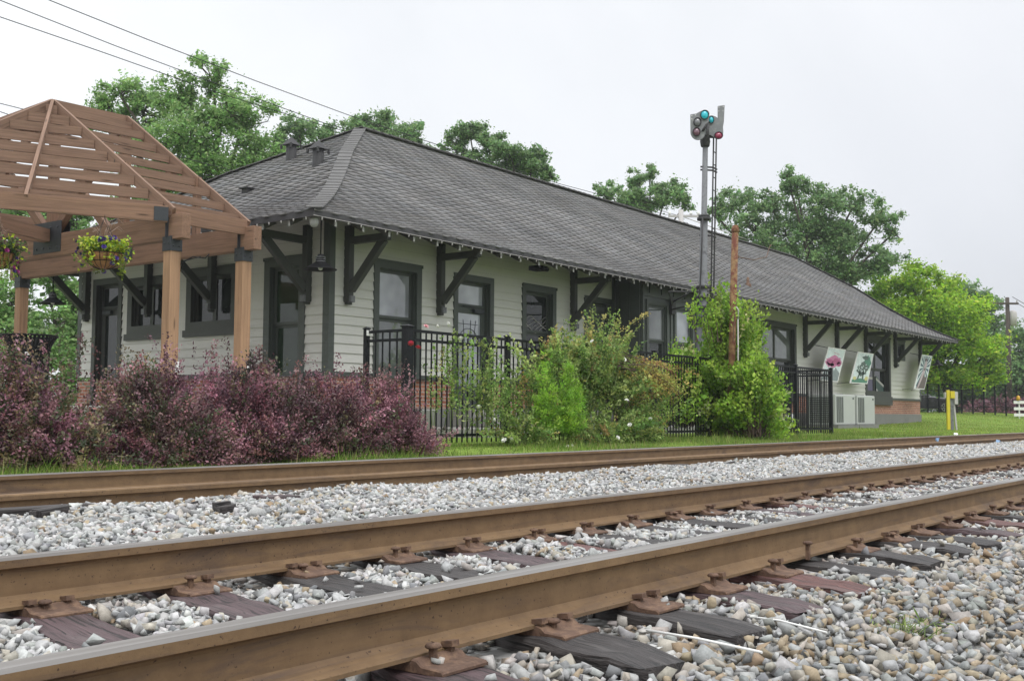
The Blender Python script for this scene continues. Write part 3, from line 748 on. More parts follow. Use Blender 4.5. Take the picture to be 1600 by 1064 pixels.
brace((XR, 15.2, 0), (1,0,0), reach=.95); brace((XR, 18.5, 0), (1,0,0), reach=.95)

# roof: flared hip with courses of scalloped asphalt shingles laid as real strips
def prof(t):
    """height above the eave for slope parameter t (0 eave, 1 ridge), slightly bell-cast"""
    t = np.asarray(t, float); H_ = RZ-EZ
    return H_*(t-.055*np.sin(PI*np.clip(t/.62, 0, 1)))
def rect(t): return EX0+(RX0-EX0)*t, EX1+(RX1-EX1)*t, EY0+(RY-EY0)*t, EY1+(RY-EY1)*t
N = 46
VV, FF, CC = [], [], []; nb = 0
def strip(Pb, Pt, lip, colr):
    global nb
    n = len(Pb); V = np.concatenate([Pt, Pb, lip]); I = np.arange(n)
    F = np.concatenate([np.stack([I[:-1], I[1:], n+I[1:], n+I[:-1]], -1), np.stack([n+I[:-1], n+I[1:], 2*n+I[1:], 2*n+I[:-1]], -1)])
    VV.append(V); FF.append(F+nb); CC.append(np.concatenate([colr, colr, colr*.9])); nb += len(V)  # undercut lip coloured slightly darker, its shade put into the tint
for side in range(4):
    for i in range(N):
        t0, t1 = i/N, min(1., (i+1.25)/N)
        if i == N-1: t1 = 1.
        a0, a1 = (EX0, EX1) if side in (0, 2) else (EY0, EY1)
        g = np.arange(a0, a1+.05, .065); ph = g/.40+.05*i+.08*np.sin(i*1.7); wv = .5+.5*np.sin(2*PI*ph)
        kk = np.floor(ph*.5+i*.37).astype(int)
        rs = np.random.default_rng(i*5+side); tone = rs.uniform(.86, 1.16, 400)[kk % 400]; warm = rs.normal(0, .012, 400)[kk % 400]
        big = 1+.09*np.sin(g*.9+i*.35)*np.sin(i*.21+g*.23)+.07*np.sin(g*2.7+.6*np.sin(i*.3))+.05*np.sin(g*.31+1.)
        cr = np.stack([.205*tone*(1+warm), .200*tone, .202*tone*(1-warm)], -1)*big[:, None]
        def pt(t, lift):
            t = np.broadcast_to(t, g.shape); x0, x1, y0, y1 = rect(t); z = EZ+prof(t)+lift
            if side == 0: return np.stack([np.clip(g, x0, x1), y0, z], -1)
            if side == 2: return np.stack([np.clip(g, x0, x1), y1, z], -1)
            if side == 1: return np.stack([x0, np.clip(g, y0, y1), z], -1)
            return np.stack([x1, np.clip(g, y0, y1), z], -1)
        tb = np.maximum(t0+(wv-.5)*.50/N, -.006)
        strip(pt(tb, .030+.012*wv), pt(t1, .006), pt(tb+.16/N, .004), cr)
roof = mesh_np('roof', np.concatenate(VV), np.concatenate(FF), m_shingle, st, col=np.clip(np.concatenate(CC), .02, .6))
# hip and ridge caps
b = MB()
ts = np.linspace(0, 1, 36)
for sx, sy in ((0,0), (1,0), (0,1), (1,1)):
    P3 = []
    for t in ts:
        r = rect(t); P3.append((r[sx], r[2+sy], float(EZ+prof(t)+.040)))
    for k in range(len(P3)-1):
        p, q = Vector(P3[k]), Vector(P3[k+1]); lift = Vector((0, 0, .012))
        b.bar(p+lift*1.3, q+(q-p)*.25, .28, .016)
for x in np.arange(RX0, RX1, .28): b.bar((x, RY, RZ+.045), (min(x+.34, RX1), RY, RZ+.032), .30, .03)
capo = b.build('ridge_cap', mottled('cap_shingle', (.125,.122,.12), .95, .3, 3, .5), roof)
# roof deck seen from below, fascia, exposed tails
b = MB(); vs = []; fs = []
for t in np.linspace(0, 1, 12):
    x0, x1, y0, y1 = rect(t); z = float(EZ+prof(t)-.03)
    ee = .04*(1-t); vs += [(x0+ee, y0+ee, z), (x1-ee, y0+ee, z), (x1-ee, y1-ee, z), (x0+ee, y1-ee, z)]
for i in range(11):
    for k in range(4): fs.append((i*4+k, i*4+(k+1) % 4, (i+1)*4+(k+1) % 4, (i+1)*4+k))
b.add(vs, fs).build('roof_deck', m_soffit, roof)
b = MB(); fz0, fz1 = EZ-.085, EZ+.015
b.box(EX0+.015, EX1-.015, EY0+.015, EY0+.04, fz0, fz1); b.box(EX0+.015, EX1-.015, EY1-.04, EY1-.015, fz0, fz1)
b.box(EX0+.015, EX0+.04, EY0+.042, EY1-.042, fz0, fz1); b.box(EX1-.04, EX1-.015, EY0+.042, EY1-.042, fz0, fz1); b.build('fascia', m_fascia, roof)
def tail_mb(q=1.):
    b = MB(); b.bar((0, 0, -.10), (0, 1.25*q, -.10+.62*q), .045, .11, mi=0); b.prism([(-.022,-.165), (.022,-.165), (.022,-.045), (-.022,-.045)], (0, -.006, 0), (1,0,0), (0,0,1), (0,-1,0), .012, mi=1)
    return b
td = mdata(tail_mb(), [m_soffit, m_tail]); td2 = mdata(tail_mb(.2), [m_soffit, m_tail])
def put_tail(x, y, a, td):
    o = link('rafter_tail', td, roof); o.location = Vector((x, y, EZ-.015))-Vector(origin(st)); o.rotation_euler = (0, 0, a)
for k in range(57): put_tail(12.75+k*.645, EY0+.075, 0, td2 if k < 2 or k > 54 else td)
for k in range(15): put_tail(EX0+.075, 13.8+k*.66, -PI/2, td2 if k < 2 or k > 13 else td)
# sloping soffit blocks the view between wall top and deck
b = MB()
# flue vents on the left hip
VENTS = ((16.6, 18.66, 6.12, .40), (15.8, 16.93, 5.63, .40))
for x, y, z, h in VENTS:
    b = MB(); b.lathe((x, y, z), [(.13,-.25), (.125,.0), (.12,.02), (.115,h), (.02,h)], 16); vo = b.build('roof_vent', m_mastdark, roof)
    b = MB(); hs = .155
    b.add([(x-hs,y-hs,z+h-.05), (x+hs,y-hs,z+h-.05), (x+hs,y+hs,z+h-.05), (x-hs,y+hs,z+h-.05), (x,y,z+h+.15)], [(0,1,4), (1,2,4), (2,3,4), (3,0,4), (3,2,1,0)])
    for q in range(4): b.box(x-hs+.0+(q % 2)*2*hs-.02, x-hs+(q % 2)*2*hs+.02, y-hs+(q//2)*2*hs-.02, y-hs+(q//2)*2*hs+.02, z+h-.14, z+h-.04)
    b.build('vent_cap', m_mastdark, roof)
b = MB(); b.box(14.82, 15.04, 17.98, 18.16, 4.85, 5.12); b.box(14.77, 15.06, 17.94, 18.2, 5.12, 5.145); b.build('roof_vent', m_mastdark, roof)
b = MB(); b.lathe((31.7, 14.6, 4.50), [(.10,-.2), (.10,.05), (.05,.09), (.04,.26), (.01,.28)], 10); b.build('vent_pipe', m_rust, roof)

# small pale lights clipped along the eaves
b = MB()
for k in range(122):
    x = 12.4+k*.30
    b.lathe((x, EY0+.02, fz0-.012), [(.004,.02), (.012,.012), (.013,-.012), (.006,-.03), (.001,-.034)], 6)
for k in range(22): b.lathe((EX0+.02, 13.35+k*.30, fz0-.012), [(.004,.02), (.012,.012), (.013,-.012), (.006,-.03), (.001,-.034)], 6)
b.tube([(12.2, EY0+.006, fz0+.01), (49.8, EY0+.006, fz0+.01)], .005, 5)
tag(b.build('string_lights', m_greybox, base=(12.4, EY0, fz0)), 'row of tiny white bulbs clipped under the station eaves', 'string lights')

def pendant(x, y, z, label):
    t = thing('pendant_lamp', label, 'lamp', (x, y, z), 'black barn lamps under the eaves')
    b = MB(); b.lathe((x, y, z), [(.012,.25), (.05,.245), (.055,.20), (.075,.17), (.08,.12), (.13,.09), (.235,.015), (.275,0), (.27,-.012), (.22,.0), (.12,.07), (.03,.10)], 28); b.build('lamp_shade', m_blackcan, t)
    MB().tube([(x, y, z+.24), (x, y, 3.78)], .012, 8).build('stem', m_blackcan, t)
    b = MB(); 
    for q in (.13, .165, .20): b.lathe((x, y, z+q), [(.055,-.008), (.088,-.004), (.088,.004), (.055,.008)], 20)
    b.build('collar', m_mast, t)
    MB().lathe((x, y, z), [(.002,-.02), (.03,-.01), (.045,.03), (.03,.07)], 12).build('bulb', m_white, t)
pendant(12.62, 13.42, 2.85, 'black barn lamp hanging at the near roof corner of the station')
pendant(12.6, 21.4, 2.72, 'black barn lamp hanging beyond the timber beam at the far left end')
pendant(49.3, 13.9, 2.70, 'small barn lamp under the far right end of the eaves')
# plain cream ball under the roof corner, no lamp inside
b = MB(); b.lathe((12.35, 13.3, 3.60), [(.002,-.1), (.05,-.09), (.075,-.04), (.08,.02), (.05,.08), (.01,.09)], 12)
o = b.build('corner_ball', m_tail); tag(o, 'pale round ball under the roof corner above the hanging lamp', 'light')
b = MB(); b.box(19.2, 19.5, 13.65, 13.95, 3.58, 3.68); b.tube([(19.35, 13.8, 3.68), (19.35, 13.8, 3.95)], .02, 6); b.tube([(19.25, 13.62, 3.6), (19.45, 13.62, 3.6)], .05, 8)
tag(b.build('flood_light', m_blackcan, bevel=.01), 'small black flood light under the eave above the half glazed door', 'light')

# ------------------------------------------------------------------ things by the right end of the station
def ac_unit(x0, x1, label):
    y0, y1, z0, z1 = 13.0, 13.95, .20, 1.19
    t = thing('air_conditioner', label, 'air conditioner', ((x0+x1)/2, 13.5, .1), 'pale air conditioners by the brick base')
    b = MB(); b.box(x0, x1, y0, y1, z0, z1); b.build('cabinet', m_ac, t, bevel=.03)
    b = MB()
    lx = x0+.08; wd = (x1-x0)*.36
    for k in range(4): b.box(lx+k*wd/4, lx+k*wd/4+wd/4*.62, y0-.012, y0-.002, z0+.08, z1-.08)
    b.build('louvre', m_acdark, t)
    b = MB()
    for k in range(12): b.box(x0-.012, x0-.002, y0+.08, y1-.08, z0+.08+k*.07, z0+.12+k*.07)
    b.build('side_grille', m_acdark, t)
    b = MB()
    for r in (.1, .2, .3, .38): b.tube([((x0+x1)/2+r*math.cos(a), 13.48+r*math.sin(a), z1+.012) for a in np.linspace(0, 2*PI, 25)], .006, 4)
    for k in range(8): b.tube([((x0+x1)/2, 13.48, z1+.012), ((x0+x1)/2+.4*math.cos(k*PI/4), 13.48+.4*math.sin(k*PI/4), z1+.012)], .006, 4)
    b.build('fan_guard', m_acdark, t)
    b = MB(); b.prism([(.07*math.cos(a), .032*math.sin(a)) for a in np.linspace(0, 2*PI, 17)[:-1]], (x1-.2, y0-.002, z1-.12), (1,0,0), (0,0,1), (0,-1,0), .008); b.build('badge', m_acdark, t)
    MB().box(x0-.08, x1+.08, y0-.1, y1+.1, .06, .197).build('pad', m_found, t)
ac_unit(34.75, 36.55, 'pale grey air conditioner partly behind the end post of the black fence')
ac_unit(36.75, 38.5, 'pale grey air conditioner standing clear to the right of its twin')
t = thing('meter_box', 'dark electric box with a white notice on the brick behind the fence', 'meter box', (33.6, 14.4, .8))
MB().box(33.0, 33.35, 14.4, 14.49, .72, 1.10).build('notice', m_white, t); MB().box(33.55, 34.3, 14.3, 14.49, .55, 1.0).build('cabinet', m_blackcan, t, bevel=.01)
b = MB(); b.lathe((33.7, 14.1, .34), [(.02,-.22), (.18,-.17), (.24,0), (.18,.17), (.02,.22)], 16); b.tube([(33.7, 14.1, .2), (33.7, 14.1, .08)], .05, 8); b.tube([(33.7, 14.1, .5), (33.7, 14.4, .62)], .03, 8)
tag(b.build('gas_regulator', m_ac), 'rounded pale metal regulator low behind the black fence', 'gas regulator')

# three leaning art panels on the right end of the front wall
def panel(label, px, cat, paint):
    y = 13.95; Q = [np.array(q) for q in px]
    t = thing('art_panel', label, cat, (Q[3][0], y, Q[3][1]), 'art panels hung on the front wall')
    def W_(s, r, o=0.): 
        p = (Q[3]*(1-s)+Q[2]*s)*(1-r)+(Q[0]*(1-s)+Q[1]*s)*r
        return (p[0], y-o, p[1])
    def quad(b, pts, o0, o1, mi=0):
        n = len(pts); vs = [W_(s, r, o) for o in (o0, o1) for s, r in pts]
        b.add(vs, [tuple(range(n))[::-1], tuple(range(n, 2*n))]+[(k, (k+1) % n, n+(k+1) % n, n+k) for k in range(n)], None, mi)
    b = MB(); quad(b, [(0,0), (1,0), (1,1), (0,1)], 0, .03); b.build('board', m_white, t)
    paint(t, quad)
    b = MB()
    for s in (.08, .92):
        p = Vector(W_(s, .97)); b.tube([p, (p.x+.1, YF-.03, p.z+.12)], .012, 6)
        p = Vector(W_(s, .03)); b.tube([p, (p.x+.05, YF-.03, p.z-.05)], .012, 6)
    b.build('hanger', m_steel, t)
def layer(t, quad, name, mat_, polys, lv):
    b = MB()
    for p in polys: quad(b, p, .0302, .0302+.0022*lv)
    b.build(name, mat_, t)
def blob(cx, cy, rx, ry, n=22, ir=.25, sd=0):
    r = np.random.default_rng(sd); return [(cx+rx*math.cos(a)*(1+r.uniform(-ir, ir)), cy+ry*math.sin(a)*(1+r.uniform(-ir, ir))) for a in np.linspace(0, 2*PI, n+1)[:-1]]
pc = lambda n, c: mottled('print_'+n, c, .45, .35, 6, 0, fine=25)
c_pink, c_rose, c_grey, c_green, c_dkg, c_teal, c_pale, c_red, c_brown, c_skin = pc('pink', (.50,.16,.30)), pc('rose', (.36,.06,.17)), pc('grey', (.20,.24,.24)), pc('green', (.05,.20,.13)), pc('dark', (.06,.10,.08)), pc('teal', (.03,.085,.12)), pc('pale', (.60,.68,.68)), pc('red', (.55,.15,.20)), pc('brown', (.10,.07,.06)), pc('mauve', (.50,.40,.42))
c_yel = pc('yellow', (.55,.52,.22))
def paint_tree(t, q):
    layer(t, q, 'print', c_pale, [[(.05,.03), (.95,.03), (.95,.97), (.05,.97)]], 1)
    layer(t, q, 'print', c_pink, [blob(.5, .60, .43, .17, sd=1), blob(.3, .52, .22, .10, sd=2)], 2)
    layer(t, q, 'print', c_rose, [blob(.62, .60, .22, .09, sd=3), blob(.28, .58, .14, .06, sd=4), blob(.8, .53, .12, .07, sd=14)], 3)
    layer(t, q, 'print', c_grey, [[(.05,.03), (.95,.03), (.95,.26), (.8,.34), (.66,.42), (.60,.30), (.5,.44), (.42,.28), (.25,.36), (.05,.2)]], 4)
    layer(t, q, 'print', c_red, [[(.40,.86), (.72,.82), (.72,.81), (.40,.845)]], 3)
def paint_green(t, q):
    layer(t, q, 'print', c_pale, [[(.05,.03), (.95,.03), (.95,.97), (.05,.97)]], 1)
    layer(t, q, 'print', c_green, [blob(.72, .66, .22, .22, sd=5), [(.05,.03), (.95,.03), (.95,.12), (.5,.17), (.05,.12)]], 2)
    layer(t, q, 'print', c_dkg, [blob(.52, .46, .33, .20, sd=6), [(.32,.84), (.52,.90), (.70,.88), (.74,.80), (.60,.76), (.42,.79)], [(.3,.12), (.38,.12), (.46,.4), (.38,.42)], [(.6,.12), (.68,.12), (.62,.4), (.54,.42)]], 3)
    r = np.random.default_rng(3)
    layer(t, q, 'print', c_pale, [blob(.25+.55*r.random(), .36+.26*r.random(), .03, .02, 9, .3, k+30) for k in range(16)], 4)
    layer(t, q, 'print', c_yel, [blob(.17, .16, .09, .06, sd=8), blob(.84, .17, .09, .07, sd=9)], 4)
def paint_rays(t, q):
    layer(t, q, 'print', c_pale, [[(.06,.03), (.94,.03), (.94,.97), (.06,.97)]], 1)
    P_ = []
    for k in range(16):
        a = 2*PI*k/16+.1; a2 = a+.2
        def edge(a):
            dx, dy = math.cos(a), math.sin(a)*1.0
            s = min((.42/abs(dx) if abs(dx) > 1e-6 else 9), ((.33 if dy > 0 else .58)/abs(dy) if abs(dy) > 1e-6 else 9)); return (.5+dx*s, .63+dy*s)
        P_.append([(.5, .63), edge(a), edge(a2)])
    layer(t, q, 'print', c_teal, P_, 2)
    layer(t, q, 'print', c_brown, [[(.14,.03), (.94,.03), (.94,.38), (.7,.36), (.6,.5), (.42,.46)], blob(.5, .85, .13, .05, sd=11)], 3)
    layer(t, q, 'print', c_skin, [blob(.52, .68, .12, .14, sd=10), [(.42,.60), (.62,.60), (.52,.34), (.32,.03), (.22,.03)]], 4)
panel('leaning white bordered art panel with a pink blossom tree, behind the fence end', [(36.60,2.84), (38.28,2.83), (37.45,1.66), (35.85,1.68)], 'art panel', paint_tree)
panel('leaning white bordered art panel with dark green figure above green grass', [(39.50,2.82), (41.20,2.82), (40.45,1.67), (38.65,1.66)], 'art panel', paint_green)
panel('leaning narrow art panel with teal rays at the station right corner', [(47.22,3.08), (48.68,3.08), (47.42,1.61), (46.02,1.60)], 'art panel', paint_rays)

# ------------------------------------------------------------------ platform under the pergola
def slab(name, x0, x1, y0, y1, z0, z1, m):
    return tag(MB().box(x0, x1, y0, y1, z0, z1).build(name, m, bevel=.02), kind='structure')
slab('platform', 2.0, XL-.035, 11.9, 25., -.3, .55, m_concrete)
slab('path', XL+.3, 30., 12.6, YF-.06, -.2, .22, m_concrete)
t = thing('door_step', 'low concrete step below the half glazed door, behind the fence', 'step', (18, 14, .3))
MB().box(17.2, 18.8, 13.5, YF-.04, .222, .40).build('tread', m_concrete, t, bevel=.015); MB().box(17.2, 18.8, 13.9, YF-.04, .402, .56).build('tread', m_concrete, t, bevel=.015)

# ------------------------------------------------------------------ black steel fence
FY = 10.5
fe = thing('metal_fence', 'black steel picket fence running in front of the station wall', 'fence', (11.56, FY, .1))
def fpanel(p, q):
    p = Vector(p); q = Vector(q); d = (q-p); L = d.length; d /= L; b = MB()
    g = float(lawn_z((p.x+q.x)/2, FY)); 
    for z, h in ((1.655, .04), (1.525, .04), (g+.17, .04)): b.bar((p.x, p.y, z), (q.x, q.y, z), .034, h)
    n = int(L/.117)
    for k in range(1, n):
        c = p+d*L*k/n; b.bar((c.x, c.y, g+.06), (c.x, c.y, 1.634), .018, .018, up=(1,0,0))
    b.build('panel', m_black, fe)
def fpost(x, y, w_=.066):
    g = float(lawn_z(x, FY)); o = MB().bar((x, y, g-.1), (x, y, 1.70), w_, w_, up=(1,0,0)).build('post', m_black, fe, bevel=.004)
    b = MB(); h = w_*.62; b.add([(x-h,y-h,1.70), (x+h,y-h,1.70), (x+h,y+h,1.70), (x-h,y+h,1.70), (x-h,y-h,1.715), (x+h,y-h,1.715), (x+h,y+h,1.715), (x-h,y+h,1.715), (x,y,1.74)],
                               [(0,1,5,4), (1,2,6,5), (2,3,7,6), (3,0,4,7), (4,5,8), (5,6,8), (6,7,8), (7,4,8), (3,2,1,0)]); b.build('post_cap', m_black, o)
fx = [11.56, 13.9, 16.23, 18.57, 20.88, 23.17, 25.45, 27.75]
for i, x in enumerate(fx): fpost(x, FY, .12 if i == 0 else .075)
for a, c in zip(fx[:-1], fx[1:]): fpanel((a+.04, FY, 0), (c-.04, FY, 0))
fpost(11.56, 11.3, .07); fpanel((11.56, FY+.06, 0), (11.56, 11.26, 0))
b_ = 11.3
fpanel((27.75, FY+.05, 0), (27.75, 12.9, 0))
# small white card tied to a picket by the corner
tag(MB().box(11.50, 11.60, 11.24, 11.245, 1.60, 1.68).build('fence_tag', m_white), 'small white tag at the top of the fence corner by the wall', 'tag')

# ------------------------------------------------------------------ timber pergola
pg = thing('pergola', 'brown timber pergola with a slatted hip roof and heavy posts, left of the station', 'pergola', (9.7, 16.6, .55))
PA, PB = Vector((9.66, 16.6, 5.55)), Vector((11.02, 16.6, 5.58))
ZE = 3.42
E1, E2, E3, E4, E5, E6 = [Vector(q) for q in ((9.66,13.34,ZE), (6.15,15.0,ZE), (6.15,18.2,ZE), (9.66,19.86,ZE), (11.02,19.86,ZE), (11.02,13.34,ZE))]
def rafter(a, c, w_=.05):
    dn = Vector((0,0,-.085)); MB().bar(a+dn, c+dn, w_, .17).build('rafter', m_roofwood, pg, bevel=.004)
M12 = (E1+E2)/2; M23 = (E2+E3)/2; M34 = (E3+E4)/2
for a, c in ((PA,E1), (PA,E2), (PA,E3), (PA,E4), (PA,M12), (PA,M34), (PA,M23), (PB,E5), (PB,E6)): rafter(a, c)
MB().bar(PA+Vector((0,0,-.1)), PB+Vector((0,0,-.1)), .05, .18).build('ridge_beam', m_roofwood, pg)
def slats(a0, a1, c0, c1, n=9, hh=.145):
    """rows of upright boards between the two rafters a0>a1 and c0>c1 (top > eave)"""
    for k in range(n):
        t = 1-(k+.55)/(n+.10)
        p = a1.lerp(a0, 1-t) if False else a0.lerp(a1, t); q = c0.lerp(c1, t)
        d = (q-p); L = d.length
        if L < .12: continue
        d /= L; p2 = p+d*.03; q2 = q-d*.03
        out = Vector((d.y, -d.x, 0))
        j = random.uniform(-.008, .008); dz = Vector((0,0,-.095+j))
        MB().bar(p2+dz, q2+dz+Vector((0,0,random.uniform(-.012,.012))), .036, hh+random.uniform(-.010,.006)).build('slat', m_roofwood, pg)
slats(PA, E2, PA, E1); slats(PA, E1, PB, E6, hh=.118); slats(PA, E3, PA, E2); slats(PA, E4, PA, E3); slats(PB, E5, PA, E4, hh=.118)
def fascia_b(a, c, ext=0.):
    d = (c-a).normalized(); MB().bar(a-d*ext+Vector((0,0,-.115)), c+d*ext+Vector((0,0,-.115)), .055, .235).build('eave_beam', m_post if False else m_beam, pg, bevel=.004)
for a, c in ((E2,E1), (E1,E6), (E3,E2), (E4,E3), (E5,E4)): fascia_b(a+(c-a)*.02, c-(c-a)*.02)
for x in (9.72, 11.02):
    MB().bar((x, 13.1, 3.135), (x, 20.1, 3.135), .15, .36).build('cross_beam', m_beam, pg, bevel=.008)
    for y in (13.42, 19.78):
        po = MB().bar((x, y, .5), (x, y, 2.80), .175, .175, up=(1,0,0)).build('post', m_post, pg, bevel=.008)
        b = MB(); 
        b.bar((x, y, 2.79), (x, y, 3.00), .20, .20, up=(1,0,0))
        for s in (-1, 1):
            b.bar((x+s*.083, y, 2.98), (x+s*.083, y, 3.42), .012, .085, up=(1,0,0))
        b.bar((x-.083*0, y-.0, 2.955), (x, y, 2.95), .21, .21, up=(1,0,0)) if False else None
        for s in (-.05, .05):
            for z in (2.86, 2.95): b.lathe((x+s, y-.1, z), [(.001,-.012), (.013,-.010), (.014,0)], 8, 'y')
            for sx in (-1, 1): b.lathe((x+sx*.10, y+s, 2.9), [(.001, .012*sx), (.013, .010*sx), (.014, 0)], 8, 'x')
        b.build('post_bracket', m_steel, po, bevel=.003)
        if y < 14:
            MB().box(x+.03, x+.12, y-.105, y-.09, 1.05, 1.2).build('outlet_cover', m_white, po, bevel=.008)
    # king post truss standing on the beam
    MB().bar((x, 16.6, 3.3), (x, 16.6, 5.35), .13, .13, up=(1,0,0)).build('king_post', m_beam, pg)
    for s in (-1, 1):
        MB().bar((x, 16.6+s*.12, 3.36), (x, 16.6+s*1.35, 4.45), .11, .13).build('strut', m_beam, pg)
    b = MB()
    for s in (-1, 1): b.box(x+s*.078-.006, x+s*.078+.006, 16.2, 17.0, 3.02, 3.52)
    for s in (-1, 1):
        for yy in (16.3, 16.5, 16.7, 16.9):
            for z in (3.1, 3.42): b.lathe((x+s*.086, yy, z), [(.001,.012*s), (.018,.010*s), (.02,0)], 8, 'x')
    b.build('gusset_plate', m_steel, pg)
    for yc in (14.6, 18.6): MB().bar((x, yc, 3.3), (x, yc, 4.25 if abs(yc-16.6) < 2.1 else 3.9), .10, .10, up=(1,0,0)).build('stud', m_beam, pg)
for E_ in (E2, E3):
    MB().bar((E_.x+.12, E_.y+(.05 if E_.y < 16 else -.05), .5), (E_.x+.12, E_.y+(.05 if E_.y < 16 else -.05), 3.2), .175, .175, up=(1,0,0)).build('post', m_post, pg, bevel=.008)
    MB().bar((E_.x+.05, E_.y, 3.3), (9.72, 16.6, 3.3), .09, .2).build('tie_beam', m_beam, pg)
b = MB(); b.tube([(9.82, 13.36, 2.62), (9.92, 13.2, 2.72), (10.02, 13.05, 2.70), (10.05, 13.0, 2.76)], .009, 6); b.tube([(9.82, 13.36, 2.5), (9.84, 13.3, 2.66), (9.98, 13.1, 2.72)], .007, 6)
b.build('basket_hook', m_black, pg)
b = MB()
for s, y in ((E1.lerp(PA, .45), 0), (E6.lerp(PB, .42), 0), (E1.lerp(PA, .06), 0), (E6.lerp(PB, .05), 0)):
    b.prism([(0, 0), (.13, 0), (.0, .12)], (s.x-.03, s.y-.03, s.z-.2), (1,0,0), (0,0,1), (0,1,0), .01)
b.build('corner_plate', m_steel, pg)
dd_ = (E2-E1).normalized(); c_ = E1+dd_*.17; oo = Vector((dd_.y, -dd_.x, 0)); oo = oo if oo.y < 0 else -oo
MB().bar(c_-dd_*.10+oo*.034+Vector((0,0,-.115)), c_+dd_*.10+oo*.034+Vector((0,0,-.115)), .008, .20).build('beam_plate', m_steel, pg)

# slatted litter bin
cx_, cy_ = 8.26, 14.6; lb = thing('litter_bin', 'round black steel slatted bin with a flared rim under the pergola', 'litter bin', (cx_, cy_, .55))
b = MB(); 
for k in range(40):
    a = 2*PI*k/40; c, s = math.cos(a), math.sin(a)
    r_ = [(.26,.58), (.27,1.0), (.275,1.32), (.30,1.40), (.345,1.475), (.372,1.52)]
    for (r0, z0), (r1, z1) in zip(r_[:-1], r_[1:]): b.bar((cx_+r0*c, cy_+r0*s, z0), (cx_+r1*c, cy_+r1*s, z1), .036, .008, up=(c, s, 0))
b.build('slats', m_blackcan, lb)
for r, z in ((.375, 1.525), (.283, 1.325), (.268, .6), (.278, 1.0)): MB().lathe((cx_, cy_, z), [(r-.012,-.014), (r+.008,-.014), (r+.008,.014), (r-.012,.014), (r-.012,-.014)], 40).build('hoop', m_blackcan, lb)
b = MB(); b.lathe((cx_, cy_, 0), [(.25,.58), (.262,1.30), (.27,1.36), (.2,1.37)], 28); b.build('liner', m_int, lb)
b = MB(); v = Vector((-.52,-.85,0)).normalized(); p = Vector((cx_, cy_, 1.27))+v*.285; b.bar(p+Vector((-.03,.018,0)), p+Vector((.03,-.018,0)), .012, .04); b.build('plate', m_white, lb)

# ------------------------------------------------------------------ foliage: twigs and leaves
def twig_plant(name, label, cat, base, tips, leaf_L, leaf_W, per_m, pal, wts, group=None, stem_m=None, stem_r=.004, bow=.25, start=.3, matl=None, spread=.02, jit=.2, flat=.0, parts=True, stems_every=3, tone=None):
    """a thing with stems and leaves: every tip gets one curved twig carrying leaves along its outer length"""
    base = np.asarray(base, float); roots, tp = tips
    n = len(tp); L = np.linalg.norm(tp-roots, axis=1); cnt = np.maximum(3, (L*(1-start)*per_m*rng.uniform(.7, 1.3, n)).astype(int))
    idx = np.repeat(np.arange(n), cnt); t = start+(1-start)*rng.random(len(idx))**.8
    mid = (roots+tp)/2; mid[:, 2] += bow*L; mid += rng.normal(0, .04, mid.shape)*L[:, None]
    def bez(i, t):
        t = t[:, None]; return roots[i]*(1-t)**2+2*mid[i]*t*(1-t)+tp[i]*t*t
    c = bez(idx, t); d = bez(idx, np.minimum(t+.05, 1.05))-c; d /= np.linalg.norm(d, axis=1)[:, None]+1e-9
    a = d*.55+rng.normal(0, .55, c.shape); a[:, 2] *= (1-flat); a[:, 2] += .1
    c = c+rng.normal(0, spread, c.shape)+a/np.linalg.norm(a, axis=1)[:, None]*leaf_L*.5
    s = np.exp(rng.normal(0, .25, len(c)))
    V, F = leaves(c, a, leaf_L*s, leaf_W*s)
    tw = palette(n, pal, wts, .10)
    cell = np.floor(tp/.15).astype(int)@np.array([73, 1571, 9173]); u_, inv = np.unique(cell, return_inverse=True)
    same = rng.random(n) < .72; tw[same] = (palette(len(u_), pal, wts, .12)[inv.ravel()]*np.exp(rng.normal(0, .08, (n, 1))))[same]; tw = tw[idx]; C_ = tw*np.exp(rng.normal(0, jit, (len(idx), 1)))
    if tone is not None: C_ = tone(c, C_)
    C_ = np.repeat(np.clip(C_, .003, .8), 4, 0)
    th = thing(name, label, cat, tuple(base), group)
    mesh_np('foliage', V, F, matl or m_leaf, th, col=C_)
    b = MB()
    for i in range(0, n, stems_every):
        tt = np.array([0, .25, .5, .75, .97]); pts = bez(np.full(5, i), tt)
        b.tube([tuple(p) for p in pts], stem_r*1.8, 4, cap=False, r1=stem_r*.5)
    b.build('stems', stem_m or m_twig, th)
    return th
def dome_tips(c, rx, ry, h, n, z0, inner=.2, up=1., lean=0, floor=.03, clump=0, cs=.09):
    """roots near the middle of the foot, tips over a dome"""
    a = rng.uniform(0, 2*PI, n); q = rng.random(n)**.75
    el_ = np.arcsin(rng.uniform(.02, 1, n)**up)
    r = rng.uniform(.62, 1.02, n)
    T_ = np.stack([c[0]+np.cos(a)*np.cos(el_)*rx*r, c[1]+np.sin(a)*np.cos(el_)*ry*r, z0+floor+np.sin(el_)*h*r], -1)
    if clump:
        k = rng.integers(0, clump, n); T_ = T_[k]+rng.normal(0, cs, (n, 3))*np.array([1, 1, .7]); T_[:, 2] = np.maximum(T_[:, 2], z0+floor)
    R_ = np.stack([c[0]+np.cos(a)*rx*inner*q, c[1]+np.sin(a)*ry*inner*q, np.full(n, z0)], -1)
    R_ = R_+(T_-R_)*np.stack([rng.uniform(.0, .5, n)]*2+[rng.uniform(0, .35, n)], -1)
    return R_, T_

